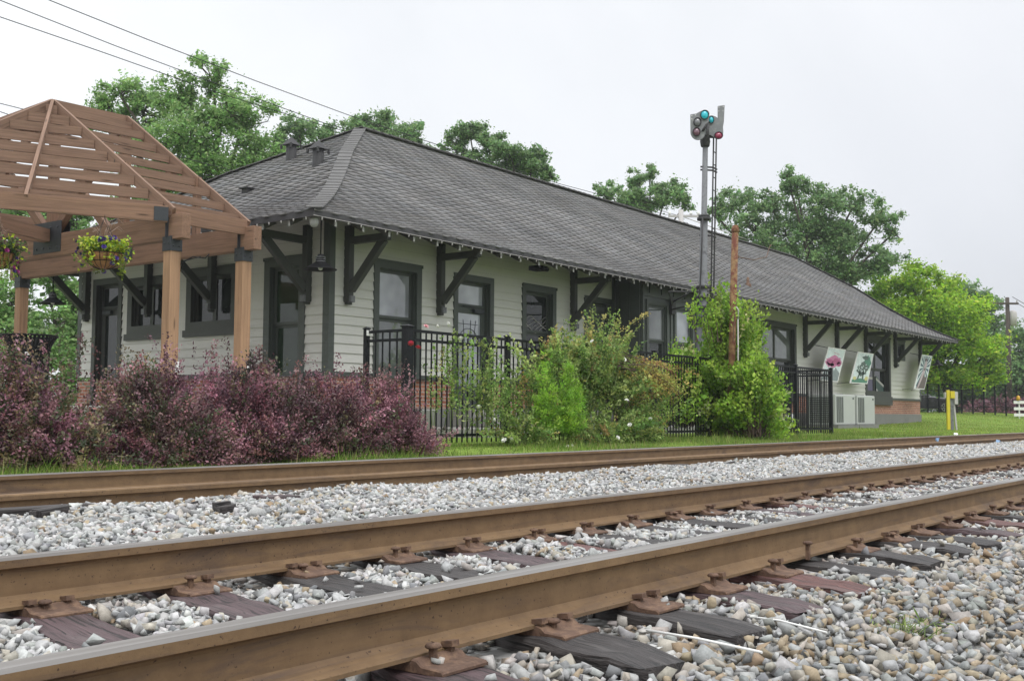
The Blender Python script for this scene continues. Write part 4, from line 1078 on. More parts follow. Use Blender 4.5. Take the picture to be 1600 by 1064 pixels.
# --- purple hedge: a row of grown together shrubs
PP = [(.145,.062,.082), (.24,.108,.138), (.35,.18,.21), (.080,.036,.050), (.075,.088,.045), (.20,.155,.085), (.22,.09,.09)]
def hedge_tone(c, col):
    q = np.sin(c[:, 0]*5.3+2*np.sin(c[:, 2]*4.1+c[:, 0]*1.7))*np.sin(c[:, 2]*6.7+c[:, 1]*5.1+1.3*np.sin(c[:, 0]*3.3))
    g = np.array([.065,.085,.040]); k = (.5+.5*np.sin(c[:, 0]*2.9+c[:, 2]*3.7+np.sin(c[:, 2]*5+c[:, 0]*6)))[:, None]*.45*(rng.random((len(c), 1)) < .6)
    return (col*(1-k)+g*k)*np.exp(.42*q)[:, None]
hl = ['purple leaved shrub filling the bottom left corner beside the litter bin', 'bronze green tinged purple shrub in front of the pergola, second of the hedge', 'purple shrub below the nearer pergola post, pale sprays above it',
      'deep plum shrub in front of the farther pergola post', 'purple shrub below the station corner with thin upright sprays', 'full plum shrub at the hedge end against the black fence']
hx = [4.25, 5.35, 6.6, 7.75, 8.85, 9.95]; hw = [[.24,.26,.18,.10,.10,.12,.05], [.16,.14,.10,.08,.26,.28,.04], [.22,.26,.18,.12,.12,.12,.06], [.28,.26,.14,.18,.10,.03,.05], [.26,.28,.20,.14,.08,.03,.08], [.26,.28,.20,.14,.06,.04,.06]]
for k, (x, ww) in enumerate(zip(hx, hw)):
    z0 = -.06; h = [.94,1.0,1.10,1.12,1.10,1.0][k]
    R1, T1 = [np.concatenate(v) for v in zip(dome_tips((x, 9.42), .88, .78, h, 700, z0, .35, .8, clump=75, cs=.085), dome_tips((x, 9.5), .8, .7, h*.95, 220, z0, .35, .6), dome_tips((x, 8.95), .85, .52, .55, (260, 260, 220, 160, 110, 60)[k], z0, .4, .8, clump=26, cs=.08))]
    T1[:, 2] += .05*np.sin(T1[:, 0]*4.1)+.04*np.sin(T1[:, 0]*9.3+T1[:, 1]*5)
    ns = [34,26,22,14,20,18][k]
    R2 = np.stack([x+rng.normal(0, .38, ns), 9.45+rng.normal(0, .25, ns), np.full(ns, .5)], -1)
    T2 = R2+np.stack([rng.normal(0, .14, ns), rng.normal(0, .12, ns), rng.uniform(.28, .82, ns)*(.95 if k < 4 else .8)], -1)
    twig_plant('purple_shrub', hl[k], 'shrub', (x, 9.42, z0), (np.concatenate([R1, R2]), np.concatenate([T1, T2])),   .029, .018, 100, PP, ww, 'purple shrubs of the hedge by the track', None, .003, .06, .25, m_purple, .022, .15, stems_every=9, tone=hedge_tone)

# --- roses and creepers on the fence
GR = [(.19,.30,.075), (.27,.375,.10), (.38,.46,.16), (.11,.19,.045), (.42,.40,.12), (.32,.20,.08)]
def cane_tips(x0, x1, y, z0, zt, n, arch=.5):
    xr = rng.uniform(x0, x1, n); R_ = np.stack([xr, y+rng.normal(0, .12, n), np.full(n, z0)], -1)
    T_ = np.stack([xr+rng.normal(0, arch, n), y-.05+rng.normal(0, .22, n), z0+rng.uniform(.25, 1, n)**.7*(zt-z0)], -1); return R_+(T_-R_)*rng.uniform(0, .45, (n, 1)), T_
rosegrp = 'rose bushes along the black fence'
rA = cane_tips(11.95, 13.3, 10.4, .05, 1.70, 60, .25)
ra = twig_plant('rose_bush', 'thin straggly rose bush climbing the fence just right of the purple hedge', 'rose bush', (12.6, 10.35, .05), rA, .045, .032, 46, GR, [.34,.26,.14,.14,.06,.06], rosegrp, m_greenstem, .004, .1, .3)
rB = [np.concatenate(v) for v in zip(cane_tips(12.7, 14.7, 10.2, .03, 1.25, 120, .35), dome_tips((13.5, 9.9), 1.0, .5, .55, 150, .02, clump=16, cs=.1))]
rb = twig_plant('rose_bush', 'low tangled rose bush with white blooms just left of the feathery plant', 'rose bush', (13.6, 10.0, .05), rB, .042, .03, 50, GR, [.36,.26,.14,.17,.04,.03], rosegrp, m_greenstem, .004, .08, .2)
rC = [np.concatenate(v) for v in zip(cane_tips(14.4, 17.2, 10.25, .05, 1.7, 150, .9), dome_tips((15.0, 10.2), 1.05, .5, 1.05, 230, .85, .6, .6, clump=26, cs=.12), dome_tips((16.4, 10.15), 1.3, .5, 1.2, 290, .75, .6, .6, clump=34, cs=.13), dome_tips((15.9, 9.9), 1.7, .5, .55, 170, .02, clump=18, cs=.12))]
rc = twig_plant('rose_bush', 'largest rose bush, a tangled mound hiding the fence below the bay', 'rose bush', (15.8, 10.2, .05), rC, .048, .034, 52, GR, [.32,.28,.20,.12,.06,.02], rosegrp, m_greenstem, .005, .12, .2)
n = 26; R_ = np.stack([rng.normal(16.35, .2, n), rng.normal(10.25, .1, n), np.full(n, 1.5)], -1); T_ = R_+np.stack([rng.normal(.2, .42, n), rng.normal(0, .2, n), rng.uniform(.3, .92, n)], -1)
twig_plant('rose_cane', 'tall yellow green cane spray rising above the largest rose bush before the bay', 'plant', (16.4, 10.25, .05), (R_, T_), .045, .03, 55, [(.28,.33,.09), (.36,.36,.12), (.20,.27,.07)], [.4,.3,.3], None, m_greenstem, .005, .04, .15)
n = 90; R_ = np.stack([rng.normal(16.5, .15, n), rng.normal(10.05, .1, n), rng.normal(1.35, .1, n)], -1); T_ = R_+np.stack([rng.uniform(.4, 2.0, n), rng.normal(-.15, .15, n), rng.normal(-.40, .15, n)], -1)
twig_plant('dried_cane', 'golden brown withered branch hanging right from the largest rose bush', 'plant', (16.6, 10.05, .05), (R_, T_), .04, .025, 55, [(.46,.36,.10), (.38,.25,.08), (.38,.37,.10), (.22,.11,.06)], [.38,.14,.38,.10], None, m_twig, .005, .12, .35)
rD = [np.concatenate(v) for v in zip(dome_tips((17.1, 10.0), .8, .5, .75, 150, .02, .5, clump=16, cs=.1), cane_tips(16.9, 18.2, 10.1, .05, 1.0, 90, .3))]
rd = twig_plant('rose_bush', 'low rose bush with pale blooms right of the largest one, before the open fence panel', 'rose bush', (17.4, 10.0, .03), rD, .042, .03, 48, GR, [.32,.30,.20,.10,.06,.02], rosegrp, m_greenstem, .004, .08, .2)
# feathery upright weed
R_, T_ = [], []
for sx, top in ((13.88,1.18), (14.06,1.45), (14.22,1.05), (14.42,1.22), (14.6,1.0), (14.75,.92), (14.3,1.3), (13.95,.9), (14.52,.75), (13.75,.8)):
    y = 9.75+random.uniform(-.12,.12); m = 70; zz = rng.uniform(.15, 1, m)*top
    rr = np.stack([sx+(zz/top)*.08*random.uniform(-1,1)*np.ones(m), np.full(m, y), zz], -1); aa = rng.uniform(0, 2*PI, m); ln = .17*(1-.72*(zz/top))+.02
    R_.append(rr); T_.append(rr+np.stack([np.cos(aa)*ln, np.sin(aa)*ln, ln*.55], -1))
twig_plant('feathery_plant', 'bright green feathery upright plant in the middle of the rose bushes', 'plant', (14.3, 9.75, .03), (np.concatenate(R_), np.concatenate(T_)), .055, .011, 150, [(.26,.47,.05), (.35,.56,.08), (.18,.34,.04)], [.45,.35,.2], None, m_greenstem, .002, .1, .1)
# big lime green shrub beside the signal mast
LG = [(.21,.36,.04), (.28,.44,.055), (.37,.52,.09), (.13,.24,.03), (.46,.50,.24)]
ls = [np.concatenate(v) for v in zip(dome_tips((20.95, 9.55), .85, .5, 1.7, 520, .03, .4, .6, clump=36, cs=.12), dome_tips((21.6, 9.95), 1.12, .9, 1.7, 900, .03, .4, .8, clump=60, cs=.13), dome_tips((21.5, 10.5), 1.55, .85, 2.3, 950, .3, .4, .8, clump=60, cs=.14), dome_tips((21.75, 10.45), 1.0, .65, 2.95, 760, .3, .5, .5, clump=50, cs=.13), dome_tips((20.2, 10.8), 1.15, .6, 1.85, 320, .2, .4, .8), (lambda a: (np.stack([21.4+a[0]*.8, 10.4+a[1]*.4, 2.0+0*a[0]], -1), np.stack([21.4+a[0]*1.0, 10.4+a[1]*.5, 2.55+.6*np.abs(a[2])], -1)))(rng.normal(0, .55, (3, 70))))]
ls[1][:, 0] += .14*np.sin(ls[1][:, 2]*6.3+1); ls[1][:, 2] += .10*np.sin(ls[1][:, 0]*5.1)
twig_plant('lime_shrub', 'tall bright lime green shrub grown through the fence beside the signal mast', 'shrub', (21.8, 10.3, .03), ls, .075, .05, 34, LG, [.36,.30,.14,.16,.04], None, m_twig, .006, .08, .3, spread=.035)
# white and pink blossoms, each a piece of its bush
def bloom_mb(r):
    b = MB()
    for ring_, k, tilt_ in ((1., 6, .35), (.6, 5, .8)):
        for j in range(k):
            a = 2*PI*j/k+ring_; d = Vector((math.cos(a), math.sin(a), 0)); s = Vector((-d.y, d.x, 0))
            p = d*r*.15; q = d*r*ring_+Vector((0, 0, r*tilt_))
            b.add([p-s*r*.15, p+s*r*.15, q+s*r*.42, q+d*r*.12, q-s*r*.42], [(0,1,2,3,4)])
    return b
def petalmat(n, c):
    m, nt, b = newmat(n); nt.links.new(ramp(nt, noise(nt, vec(nt, 'World'), 30), [(.3, sc3(c, .8)), (.7, c)]), b.inputs['Base Color']); return m
blm = {k: mdata(bloom_mb(.055), petalmat('petal_'+k, c)) for k, c in (('white', (.82,.82,.78)), ('pink', (.75,.35,.38)), ('red', (.55,.03,.07)))}
def bloom(par, px, py, Y, k='white', s=.72):
    r = RW@np.array([(px-800)/1726., -(py-532)/1726., 1.]); tt = Y/r[1]; p = Vector((r[0]*tt, Y, EYE+r[2]*tt))
    o = link('blossom', blm[k], par); o.location = p-Vector(origin(par)); o.rotation_euler = (random.uniform(.2,1.2), random.uniform(-.4,.4), random.uniform(0,6)); o.scale = (s, s, s)
for px, py, k in ((683,511,'white'), (699,507,'white'), (665,511,'pink'), (642,537,'red'), (653,544,'red'), (720,530,'white')): bloom(ra, px, py, 10.15, k)
for px, py in ((748,637), (771,656), (798,687), (788,688), (855,670), (849,673), (887,699), (893,697), (881,706), (822,714)): bloom(rb, px, py, 9.75 if py < 690 else 9.4, 'white', .7)
for px, py, k in ((926,534,'white'), (962,544,'white'), (975,562,'white')): bloom(rc, px, py, 9.85, k)
for px, py, k in ((979,626,'white'), (984,664,'white'), (1016,655,'white'), (965,684,'white')): bloom(rd, px, py, 9.5, k, .65)

# hanging baskets
def basket(c, label, seed, pal, wts, fl, rad=.27):
    global rng
    c = Vector(c); th = thing('hanging_basket', label, 'hanging basket', tuple(c), 'planted wire baskets hung from the pergola')
    b = MB(); b.lathe(tuple(c), [(.02,-.21), (.10,-.20), (.17,-.155), (.225,-.08), (.25,0), (.235,0), (.2,-.06)], 26); b.build('liner', m_basket, th)
    b = MB()
    for k in range(16):
        a = 2*PI*k/16; b.tube([(c.x+r*math.cos(a), c.y+r*math.sin(a), c.z+z) for r, z in ((.06,-.218), (.12,-.198), (.18,-.155), (.235,-.08), (.258,0))], .004, 4)
    for r, z in ((.26, 0), (.21,-.115)): b.tube([(c.x+r*math.cos(a), c.y+r*math.sin(a), c.z+z) for a in np.linspace(0, 2*PI, 29)], .005, 5)
    b.build('wire_frame', m_black, th)
    b = MB()
    for k in range(4): b.tube([(c.x+.258*math.cos(k*PI/2+.4), c.y+.258*math.sin(k*PI/2+.4), c.z), (c.x, c.y, c.z+.5)], .0035, 4)
    b.tube([(c.x, c.y, c.z+.5), (c.x, c.y, 3.2)], .005, 4); b.build('hanger', m_black, th)
    n = 190; a = rng.uniform(0, 2*PI, n); R_ = np.stack([c.x+.1*np.cos(a), c.y+.1*np.sin(a), np.full(n, c.z-.02)], -1); rr = rng.uniform(.12, rad*1.25, n)
    drop = rng.random(n); T_ = np.stack([c.x+rr*np.cos(a)*1.15, c.y+rr*np.sin(a)*1.15, c.z+np.where(drop < .72, rng.uniform(.02, .2, n), rng.uniform(-.30, .02, n))], -1)
    L = np.linalg.norm(T_-R_, axis=1); cnt = 14; idx = np.repeat(np.arange(n), cnt); t = rng.uniform(.35, 1, n*cnt)[:, None]; mid = (R_+T_)/2; mid[:, 2] += .1
    cc = R_[idx]*(1-t)**2+2*mid[idx]*t*(1-t)+T_[idx]*t*t+rng.normal(0, .022, (n*cnt, 3)); ax_ = rng.normal(0, 1, cc.shape)
    k = (np.hypot(cc[:, 0]-c.x, cc[:, 1]-c.y) > .255) | (cc[:, 2] > c.z+.0); cc = cc[k]; ax_ = ax_[k]
    V, F = leaves(cc, ax_, .05, .034); q = np.sin(np.arctan2(cc[:, 1]-c.y, cc[:, 0]-c.x)*3+seed)
    col = palette(len(cc), pal, wts, .2); mesh_np('foliage', V, F, m_leaf, th, col=np.repeat(col, 4, 0))
    # trailing strands and dry plumes
    b = MB(); LV = []
    for k in range(9):
        a = rng.uniform(0, 2*PI); x, y = c.x+.25*math.cos(a), c.y+.25*math.sin(a); l = rng.uniform(.15, .38)
        b.tube([(x, y, c.z), (x+.03*math.cos(a), y+.03*math.sin(a), c.z-l*.5), (x+.01, y, c.z-l)], .004, 4, r1=.002)
        zz = rng.uniform(0, l, 40); LV.append(np.stack([np.full(40, x)+rng.normal(0, .018, 40), np.full(40, y)+rng.normal(0, .018, 40), c.z-zz], -1))
    b.build('trailing_stem', m_greenstem, th); LV = np.concatenate(LV); V, F = leaves(LV, rng.normal(0, 1, LV.shape), .035, .022)
    mesh_np('trailing_foliage', V, F, m_leaf, th, col=np.repeat(palette(len(LV), [(.25,.34,.04), (.16,.22,.03)], [.6,.4]), 4, 0))
    b = MB()
    for k in range(26):
        a = rng.uniform(0, 2*PI); h = rng.uniform(.25, .5); s = rng.uniform(.05, .22)
        b.tube([(c.x+.05*math.cos(a), c.y+.05*math.sin(a), c.z+.05), (c.x+s*.5*math.cos(a), c.y+s*.5*math.sin(a), c.z+h*.8), (c.x+s*math.cos(a), c.y+s*math.sin(a), c.z+h), (c.x+s*1.4*math.cos(a), c.y+s*1.4*math.sin(a), c.z+h*.86)], .004, 4, r1=.003)
    b.build('plume', mottled('dry_plume', (.28,.19,.15), .8, .2, 9, 0), th)
    nm = 34; a = rng.uniform(0, 2*PI, nm)
    for k in range(nm):
        up_ = rng.random() < .6; r = rng.uniform(.2, .36); z = rng.uniform(.03, .2) if up_ else rng.uniform(-.25, .02); r = max(r, .29) if not up_ else r
        o = link('flower', fl[k % len(fl)], th); o.location = (r*math.cos(a[k]), r*math.sin(a[k]), z); o.rotation_euler = (1.2, 0, a[k]+PI/2); o.scale = (.62,)*3
fl_v = mdata(bloom_mb(.05), petalmat('petal_violet', (.07,.025,.26))); fl_d = mdata(bloom_mb(.05), petalmat('petal_deep', (.025,.012,.09))); fl_m = mdata(bloom_mb(.05), petalmat('petal_magenta', (.34,.03,.20)))
basket((8.75, 13.62, 2.66), 'hanging basket of lime leaves and violet flowers before the timber beam', 1, [(.48,.58,.04), (.20,.34,.05), (.12,.22,.04), (.58,.60,.14)], [.44,.24,.16,.16], [fl_v, fl_d, fl_v])
basket((7.45, 14.1, 2.55), 'hanging basket with magenta flowers and one lime vine at the left picture edge', 2, [(.10,.16,.05), (.06,.11,.04), (.13,.06,.07), (.48,.58,.04), (.22,.26,.11)], [.34,.22,.16,.16,.12], [fl_m, fl_m, fl_v], .34)
basket((8.05, 18.2, 2.35), 'farthest hanging basket, just inside the left picture edge behind the rear post', 3, [(.30,.40,.03), (.12,.2,.04)], [.5,.5], [fl_v])

# ------------------------------------------------------------------ signal mast and rusty pole
sx, sy = 22.80, 11.7
sg = thing('signal_mast', 'tall grey railroad signal mast with two rounded lamp heads and a side ladder', 'signal mast', (sx, sy, .05))
LEAN = Vector((.014, -.018, 1)).normalized()
def sp(z, dx=0, dy=0):
    q = Vector((sx, sy, .05))+LEAN*((z-.05)/LEAN.z); return Vector((q.x+dx, q.y+dy, q.z))
b = MB(); b.tube([sp(.0), sp(2.7), sp(2.75), sp(5.0), sp(5.02), sp(7.05)], [.13,.13,.098,.086,.068,.060], 18); pole = b.build('pole', m_mast, sg)
for z, r in ((5.0, .16), (5.06, .13), (3.42, .15), (3.18, .16), (2.95, .20), (2.7, .22), (2.62, .2)):
    p = sp(z); MB().lathe(tuple(p), [(r*.55,-.035), (r,-.03), (r,.03), (r*.55,.035)], 18).build('flange', m_mastdark, pole)
b = MB(); b.tube([sp(5.0,-.15,-.04), sp(4.2,-.17,-.04), sp(3.4,-.19,-.03), sp(3.0,-.22,0)], .022, 6); b.tube([sp(3.0,.12,-.12), sp(3.25,.18,-.1), sp(3.5,.16,-.1)], .02, 6); b.build('conduit', m_mastdark, sg)
rv = Vector((RW[0,0], RW[1,0], 0)).normalized(); fv = Vector((rv.y, -rv.x, 0)); fv = -fv if fv.y > 0 else fv
b = MB()
la, lb_ = rv*.20-fv*.06, rv*.30-fv*.26
for l in (la, lb_): b.tube([sp(z)+l for z in (2.55, 4., 5.5, 7.02)], .020, 6)
z = 2.7
while z < 6.7: b.tube([sp(z)+la, sp(z)+lb_], .012, 5); z += .3
b.build('ladder', m_mastdark, sg)
b = MB()
for z in (6.22, 6.15, 4.62): b.tube([sp(z)-rv*.1, sp(z)+la, sp(z)+lb_+rv*.02], .022, 6)
b.build('ladder_bracket', m_mastdark, sg)
# pipe stays back to the bay wall
b = MB()
b.tube([sp(3.30,-.1,0), (sx-.35, 12.3, 3.32), (25.0, BYf-.06, 3.30)], .022, 6); b.tube([sp(3.42,-.1,0), (25.05, BYf-.06, 3.38)], .020, 6); b.tube([sp(3.05,-.1,0), (25.0, BYf-.06, 3.18)], .02, 6)
b.box(24.9, 25.1, BYf-.1, BYf-.03, 3.05, 3.45); b.build('wall_stay', m_mastdark, sg)
b = MB(); b.bar(sp(2.62, .25, .0), sp(3.05, .25, 0), .28, .22); b.bar(sp(2.5,-.02,-.2), sp(2.86, -.02,-.2), .34, .2); b.tube([sp(2.6,.3,-.1), sp(3.3,.32,-.1)], .035, 6); b.build('junction_box', m_mastdark, sg, bevel=.02)
KX = 26.1/1726
def hp(px, py): return ((px-1103)*KX, (244-py)*KX)    # photo measured outline -> metres on the head plate, origin at the mast top
HO = sp(6.55)
def head(outline, off, name, m, th_=.03):
    b = MB(); b.prism([hp(*q) for q in outline], HO+fv*off, rv, Vector((0,0,1)), fv, th_); return b.build(name, m, sg, bevel=.006)
def arc(cx, cy, r, a0, a1, n=9, ry=None): return [(cx+r*math.cos(math.radians(a)), cy-(ry or r)*math.sin(math.radians(a))) for a in np.linspace(a0, a1, n)]
left_o = [(1078,189), (1087,187.5), (1093,184)]+arc(1100.5, 188, 6.5, 100, -20, 8)+[(1106,200), (1101,205), (1100,216)]+arc(1089.5, 216, 11.5, -30, -180, 11, 12.5)
right_o = arc(1111.5, 195, 7, 175, 70, 7)+[(1118,190), (1121,192), (1121.2,173.5), (1131.8,172), (1130.5,198), (1129,206)]+arc(1121, 213, 8.5, 10, -110, 8, 12)+[(1110,219), (1100,218), (1103,203)]
h1 = head(left_o, .22, 'target_plate', m_target); h2 = head(right_o, .10, 'target_plate', m_target)
b = MB(); b.lathe(HO+Vector((0,0,-.1)), [(.05,.22), (.10,.24), (.12,.36), (.09,.62), (.02,.66)], 14); b.bar(HO+rv*-.1+fv*-.05+Vector((0,0,.5)), HO+rv*.26-fv*.08+Vector((0,0,.5)), .2, .24); b.build('lamp_case', m_mastdark, sg, bevel=.02)
def lensmat(n, c, c2, em=0):
    m, nt, bb = newmat(n); v = vec(nt, 'World'); nt.links.new(ramp(nt, noise(nt, v, 4., 2), [(.35, c), (.65, c2)]), bb.inputs['Base Color'])
    bb.inputs['Roughness'].default_value = .12; bb.inputs['Coat Weight'].default_value = .6; return m
l_cyan = lensmat('lens_cyan', (.0,.36,.50), (.02,.52,.62)); l_red = lensmat('lens_red', (.22,.012,.05), (.36,.04,.10)); l_pur = lensmat('lens_purple', (.12,.045,.075), (.20,.11,.14)); l_grey = lensmat('lens_grey', (.13,.14,.15), (.17,.17,.18))
for px, py, rx, ry, off, m, nm in ((1099.3,189.8,5.9,6.6,.252,l_cyan,'cyan lens of the nearer head'), (1088.3,201,5.4,6.2,.252,l_grey,'blank grey lens of the nearer head'), (1087,216.2,5.4,6.2,.252,l_pur,'dull purple lens of the nearer head'), (1110.8,195.3,3.9,5.2,.132,l_cyan,'cyan lens of the farther head'), (1122,219.5,6,5.2,.132,l_red,'crimson lens of the farther head')):
    c = hp(px, py); b = MB(); o3 = HO+rv*c[0]+Vector((0,0,c[1]))+fv*off; n = 20; vs = []; 
    prof_ = [(1.12,0), (1.12,.035), (1.0,.04), (1.0,.012)]
    for r, h in prof_:
        for k in range(n): a = 2*PI*k/n; vs.append(o3+rv*(rx*KX*r*math.cos(a))+Vector((0,0,ry*KX*r*math.sin(a)))+fv*h)
    fs = [(i*n+k, i*n+(k+1) % n, (i+1)*n+(k+1) % n, (i+1)*n+k) for i in range(3) for k in range(n)]
    b.add(vs, fs, None, 0, True); vs = []
    for r, h in ((1.0,.012), (.8,.028), (.5,.042), (.2,.05)):
        for k in range(n): a = 2*PI*k/n; vs.append(o3+rv*(rx*KX*r*math.cos(a))+Vector((0,0,ry*KX*r*math.sin(a)))+fv*h)
    b.add(vs, [(i*n+k, i*n+(k+1) % n, (i+1)*n+(k+1) % n, (i+1)*n+k) for i in range(3) for k in range(n)]+[tuple(3*n+k for k in range(n))], None, 1, True)
    o = b.build('lens', [m_mastdark, m], sg); o['label'] = nm
b = MB()
for px, py in ((1080,191), (1085.5,190), (1080,196), (1123,175.5), (1129.5,174.5), (1122.7,181.5), (1129,181)):
    c = hp(px, py); o3 = HO+rv*c[0]+Vector((0,0,c[1]))+fv*(.252 if px < 1100 else .132); b.prism([(.011*math.cos(a), .011*math.sin(a)) for a in np.linspace(0, 2*PI, 9)[:-1]], o3, rv, (0,0,1), fv, .003)
b.build('bolt', m_white, sg)
b = MB(); c = hp(1104, 207); b.tube([HO+rv*c[0]+Vector((0,0,c[1]-.35))+fv*.27, HO+rv*c[0]+Vector((0,0,c[1]+.05))+fv*.27], .035, 8); b.tube([HO+rv*(c[0]-.12)+Vector((0,0,c[1]-.12))+fv*.26+Vector((.0,0,.0)), HO+rv*(c[0]-.02)+Vector((0,0,c[1]+.04))+fv*.27], .03, 6); b.build('head_bracket', m_mastdark, sg)

rp = thing('rusty_pole', 'rusty orange pole with a thin bent wire arm, standing in the lime shrub', 'pole', (21.028, 10.050, 0.037))
b = MB(); b.tube([(20.894, 10.050, -0.066), (21.069, 10.050, 2.438), (21.213, 10.050, 4.314)], .075, 16, r1=.070); b.lathe((21.218, 10.050, 4.314), [(.070,0), (.086,.005), (.088,.07), (.072,.10), (.055,.15), (.01,.16)], 14); b.build('pole', m_rustpole, rp)
b = MB(); b.tube([(21.265, 10.050, 3.809), (22.131, 10.050, 3.840), (22.801, 10.050, 3.985), (22.955, 10.050, 4.222), (23.048, 10.050, 4.284)], .010, 6); b.lathe((21.285, 10.050, 3.809), [(.01,-.045), (.045,-.03), (.045,.03), (.01,.045)], 8); b.build('wire_arm', m_rust, rp)
b = MB(); b.tube([(21.120, 9.957, 2.480), (21.120, 9.947, 2.665), (21.090, 9.978, 2.737)], .018, 6); b.tube([(21.100, 9.957, 0.191), (21.120, 9.957, 2.521)], .016, 6); b.build('conduit', m_greybox, rp)

# ------------------------------------------------------------------ trees
def tree(name, label, blobs, trunk, pal, wts, nleaf, lL, seed, cat='tree', group=None, top=.0, tr=.22, gaps=1., cl=None):
    """blobs: (world centre, radii) masses of the crown; every mass holds many leaf clumps on its own limb"""
    r = np.random.default_rng(seed); trunk = np.asarray(trunk, float)
    th = thing(name, label, cat, tuple(trunk), group); b = MB()
    vol = np.array([np.prod(np.array(rr)**.75) for c, rr in blobs]); share = vol/vol.sum()
    LV, LC = [], []
    cz = np.array([c[2] for c, rr in blobs]); cen = sum(np.array(c)*s for (c, rr), s in zip(blobs, share))
    fork = trunk+np.array([(cen[0]-trunk[0])*.35, (cen[1]-trunk[1])*.35, max(.8, (cz.min()-trunk[2])*.75)])
    mid = (trunk+fork)/2+np.array([r.normal(0, .12), r.normal(0, .12), 0])
    b.tube([tuple(trunk-np.array([0, 0, .2])), tuple(mid), tuple(fork)], [tr*1.25, tr, tr*.85], 10)
    for (c, rr), s in zip(blobs, share):
        c = np.array(c, float); rr = np.array(rr, float)
        lb2 = c-np.array([0, 0, rr[2]*.35]); m1 = fork+(lb2-fork)*.5+r.normal(0, .25, 3)*np.array([1, 1, .6])
        b.tube([tuple(fork-np.array([0, 0, .2])), tuple(m1), tuple(lb2), tuple(c+np.array([0, 0, rr[2]*.3]))], [tr*.40, tr*.26, tr*.17, tr*.07], 7)
        nc = cl or max(9, int(22*(rr[0]*rr[2])**.6)); nl = max(20, int(nleaf*s/nc))
        d = r.normal(size=(nc, 3)); d /= np.linalg.norm(d, axis=1)[:, None]; d[:, 2] *= np.where(d[:, 2] < 0, .8, 1.)
        P_ = c+d*rr*r.uniform(.25, 1.0, nc)[:, None]
        tone = np.exp(r.normal(0, .13, nc)); pk = r.random(nc)
        for j in range(nc):
            if r.random() < .75:
                q = lb2+(P_[j]-lb2)*.55+r.normal(0, .12, 3)
                b.tube([tuple(lb2+(c-lb2)*r.random()), tuple(q), tuple(P_[j])], [tr*.10, tr*.06, tr*.025], 5, cap=False)
            k = int(nl*r.uniform(.5, 1.5)); cr = max(.28, rr.mean()*r.uniform(.22, .46)*gaps)
            e = r.normal(size=(k, 3)); e /= np.linalg.norm(e, axis=1)[:, None]; e *= np.where(r.random(k) < .6, r.random(k)**.45, np.abs(r.normal(0, .62, k)))[:, None]
            e = e*np.array([cr, cr, cr*.78])*np.exp(r.normal(0, .18, (k, 1)))
            LV.append(P_[j]+e); LC.append(palette(k, pal, wts, .16)*tone[j])
    LV = np.concatenate(LV); LC = np.concatenate(LC)
    A_ = r.normal(0, 1, LV.shape); A_[:, 2] = A_[:, 2]*.6-.25
    sz = np.exp(r.normal(0, .36, len(LV)))*lL; V, F = leaves(LV, A_, sz, sz*.62)
    mesh_np('crown', V, F, m_leaf, th, col=np.repeat(np.clip(LC, .004, .7), 4, 0))
    b.build('trunk', m_bark, th); return th
def px_blobs(lst, d, depth=1.):
    out = []
    for x, y, rx, ry, *dd in lst:
        q = at(x, y, d+(dd[0] if dd else 0)); k = (d+(dd[0] if dd else 0))/1726
        out.append((q, (rx*k, max(rx, ry)*k*depth, ry*k)))
    return out
OK_ = [(.19,.335,.105), (.245,.40,.13), (.30,.45,.165), (.14,.25,.075), (.36,.47,.23)]
DK_ = [(.165,.285,.115), (.215,.34,.14), (.265,.39,.165), (.12,.21,.085)]
def foot(x, d, dx=0):
    q = at(x, 640, d); return (q[0], q[1], 0.1)
tree('oak_tree', 'big open crowned tree with visible limbs behind the pergola and roof, tallest on the left', px_blobs([(335,125,42,42), (285,155,62,48), (225,170,62,44,2), (190,145,42,22,1), (170,160,30,20,1), (165,190,40,30,1), (375,190,62,55), (300,215,90,52,-1), (215,225,50,38,1), (410,235,48,50,1), (340,270,110,50), (250,285,70,45), (420,290,60,40), (345,175,55,45,-1)], 42),
     foot(325, 42), OK_, [.3,.3,.16,.18,.06], 62000, .105, 11, tr=.30, gaps=.85)
tree('oak_tree', 'rounded treetop right behind the two flue vents of the roof', px_blobs([(468,200,30,24), (500,215,34,26,2), (445,235,34,34), (485,250,50,40)], 56), foot(475, 56), DK_, [.3,.34,.2,.16], 16000, .13, 12, tr=.22)
tree('oak_tree', 'broad treetop directly behind the roof peak', px_blobs([(600,195,38,26), (560,208,40,28,1), (640,205,24,28), (620,222,42,30,-1), (585,240,60,36), (660,245,30,25)], 58), foot(600, 58), DK_, [.28,.34,.24,.14], 24000, .13, 13, tr=.24)
tree('oak_tree', 'airy rounded treetop with sky showing through, second behind the roof ridge', px_blobs([(735,204,34,26), (712,224,24,30), (765,225,30,28), (740,262,44,24), (718,250,22,20,1)], 57), foot(738, 57), DK_, [.3,.32,.22,.16], 15000, .125, 14, tr=.2, gaps=.85)
tree('oak_tree', 'dense dark treetop sloping down to the ridge right beside the airy one', px_blobs([(800,240,34,26), (830,258,32,24), (850,275,22,20), (795,270,44,30,1)], 56), foot(810, 56), DK_, [.3,.34,.16,.2], 17000, .13, 15, tr=.2)
tree('oak_tree', 'small treetop over the ridge left of the signal mast', px_blobs([(1000,282,26,20), (955,298,32,16), (1040,300,34,24), (1000,312,60,24), (1068,318,20,14), (1015,270,16,12)], 60), foot(1005, 60), DK_, [.3,.32,.24,.14], 15000, .13, 16, tr=.2, gaps=.85)
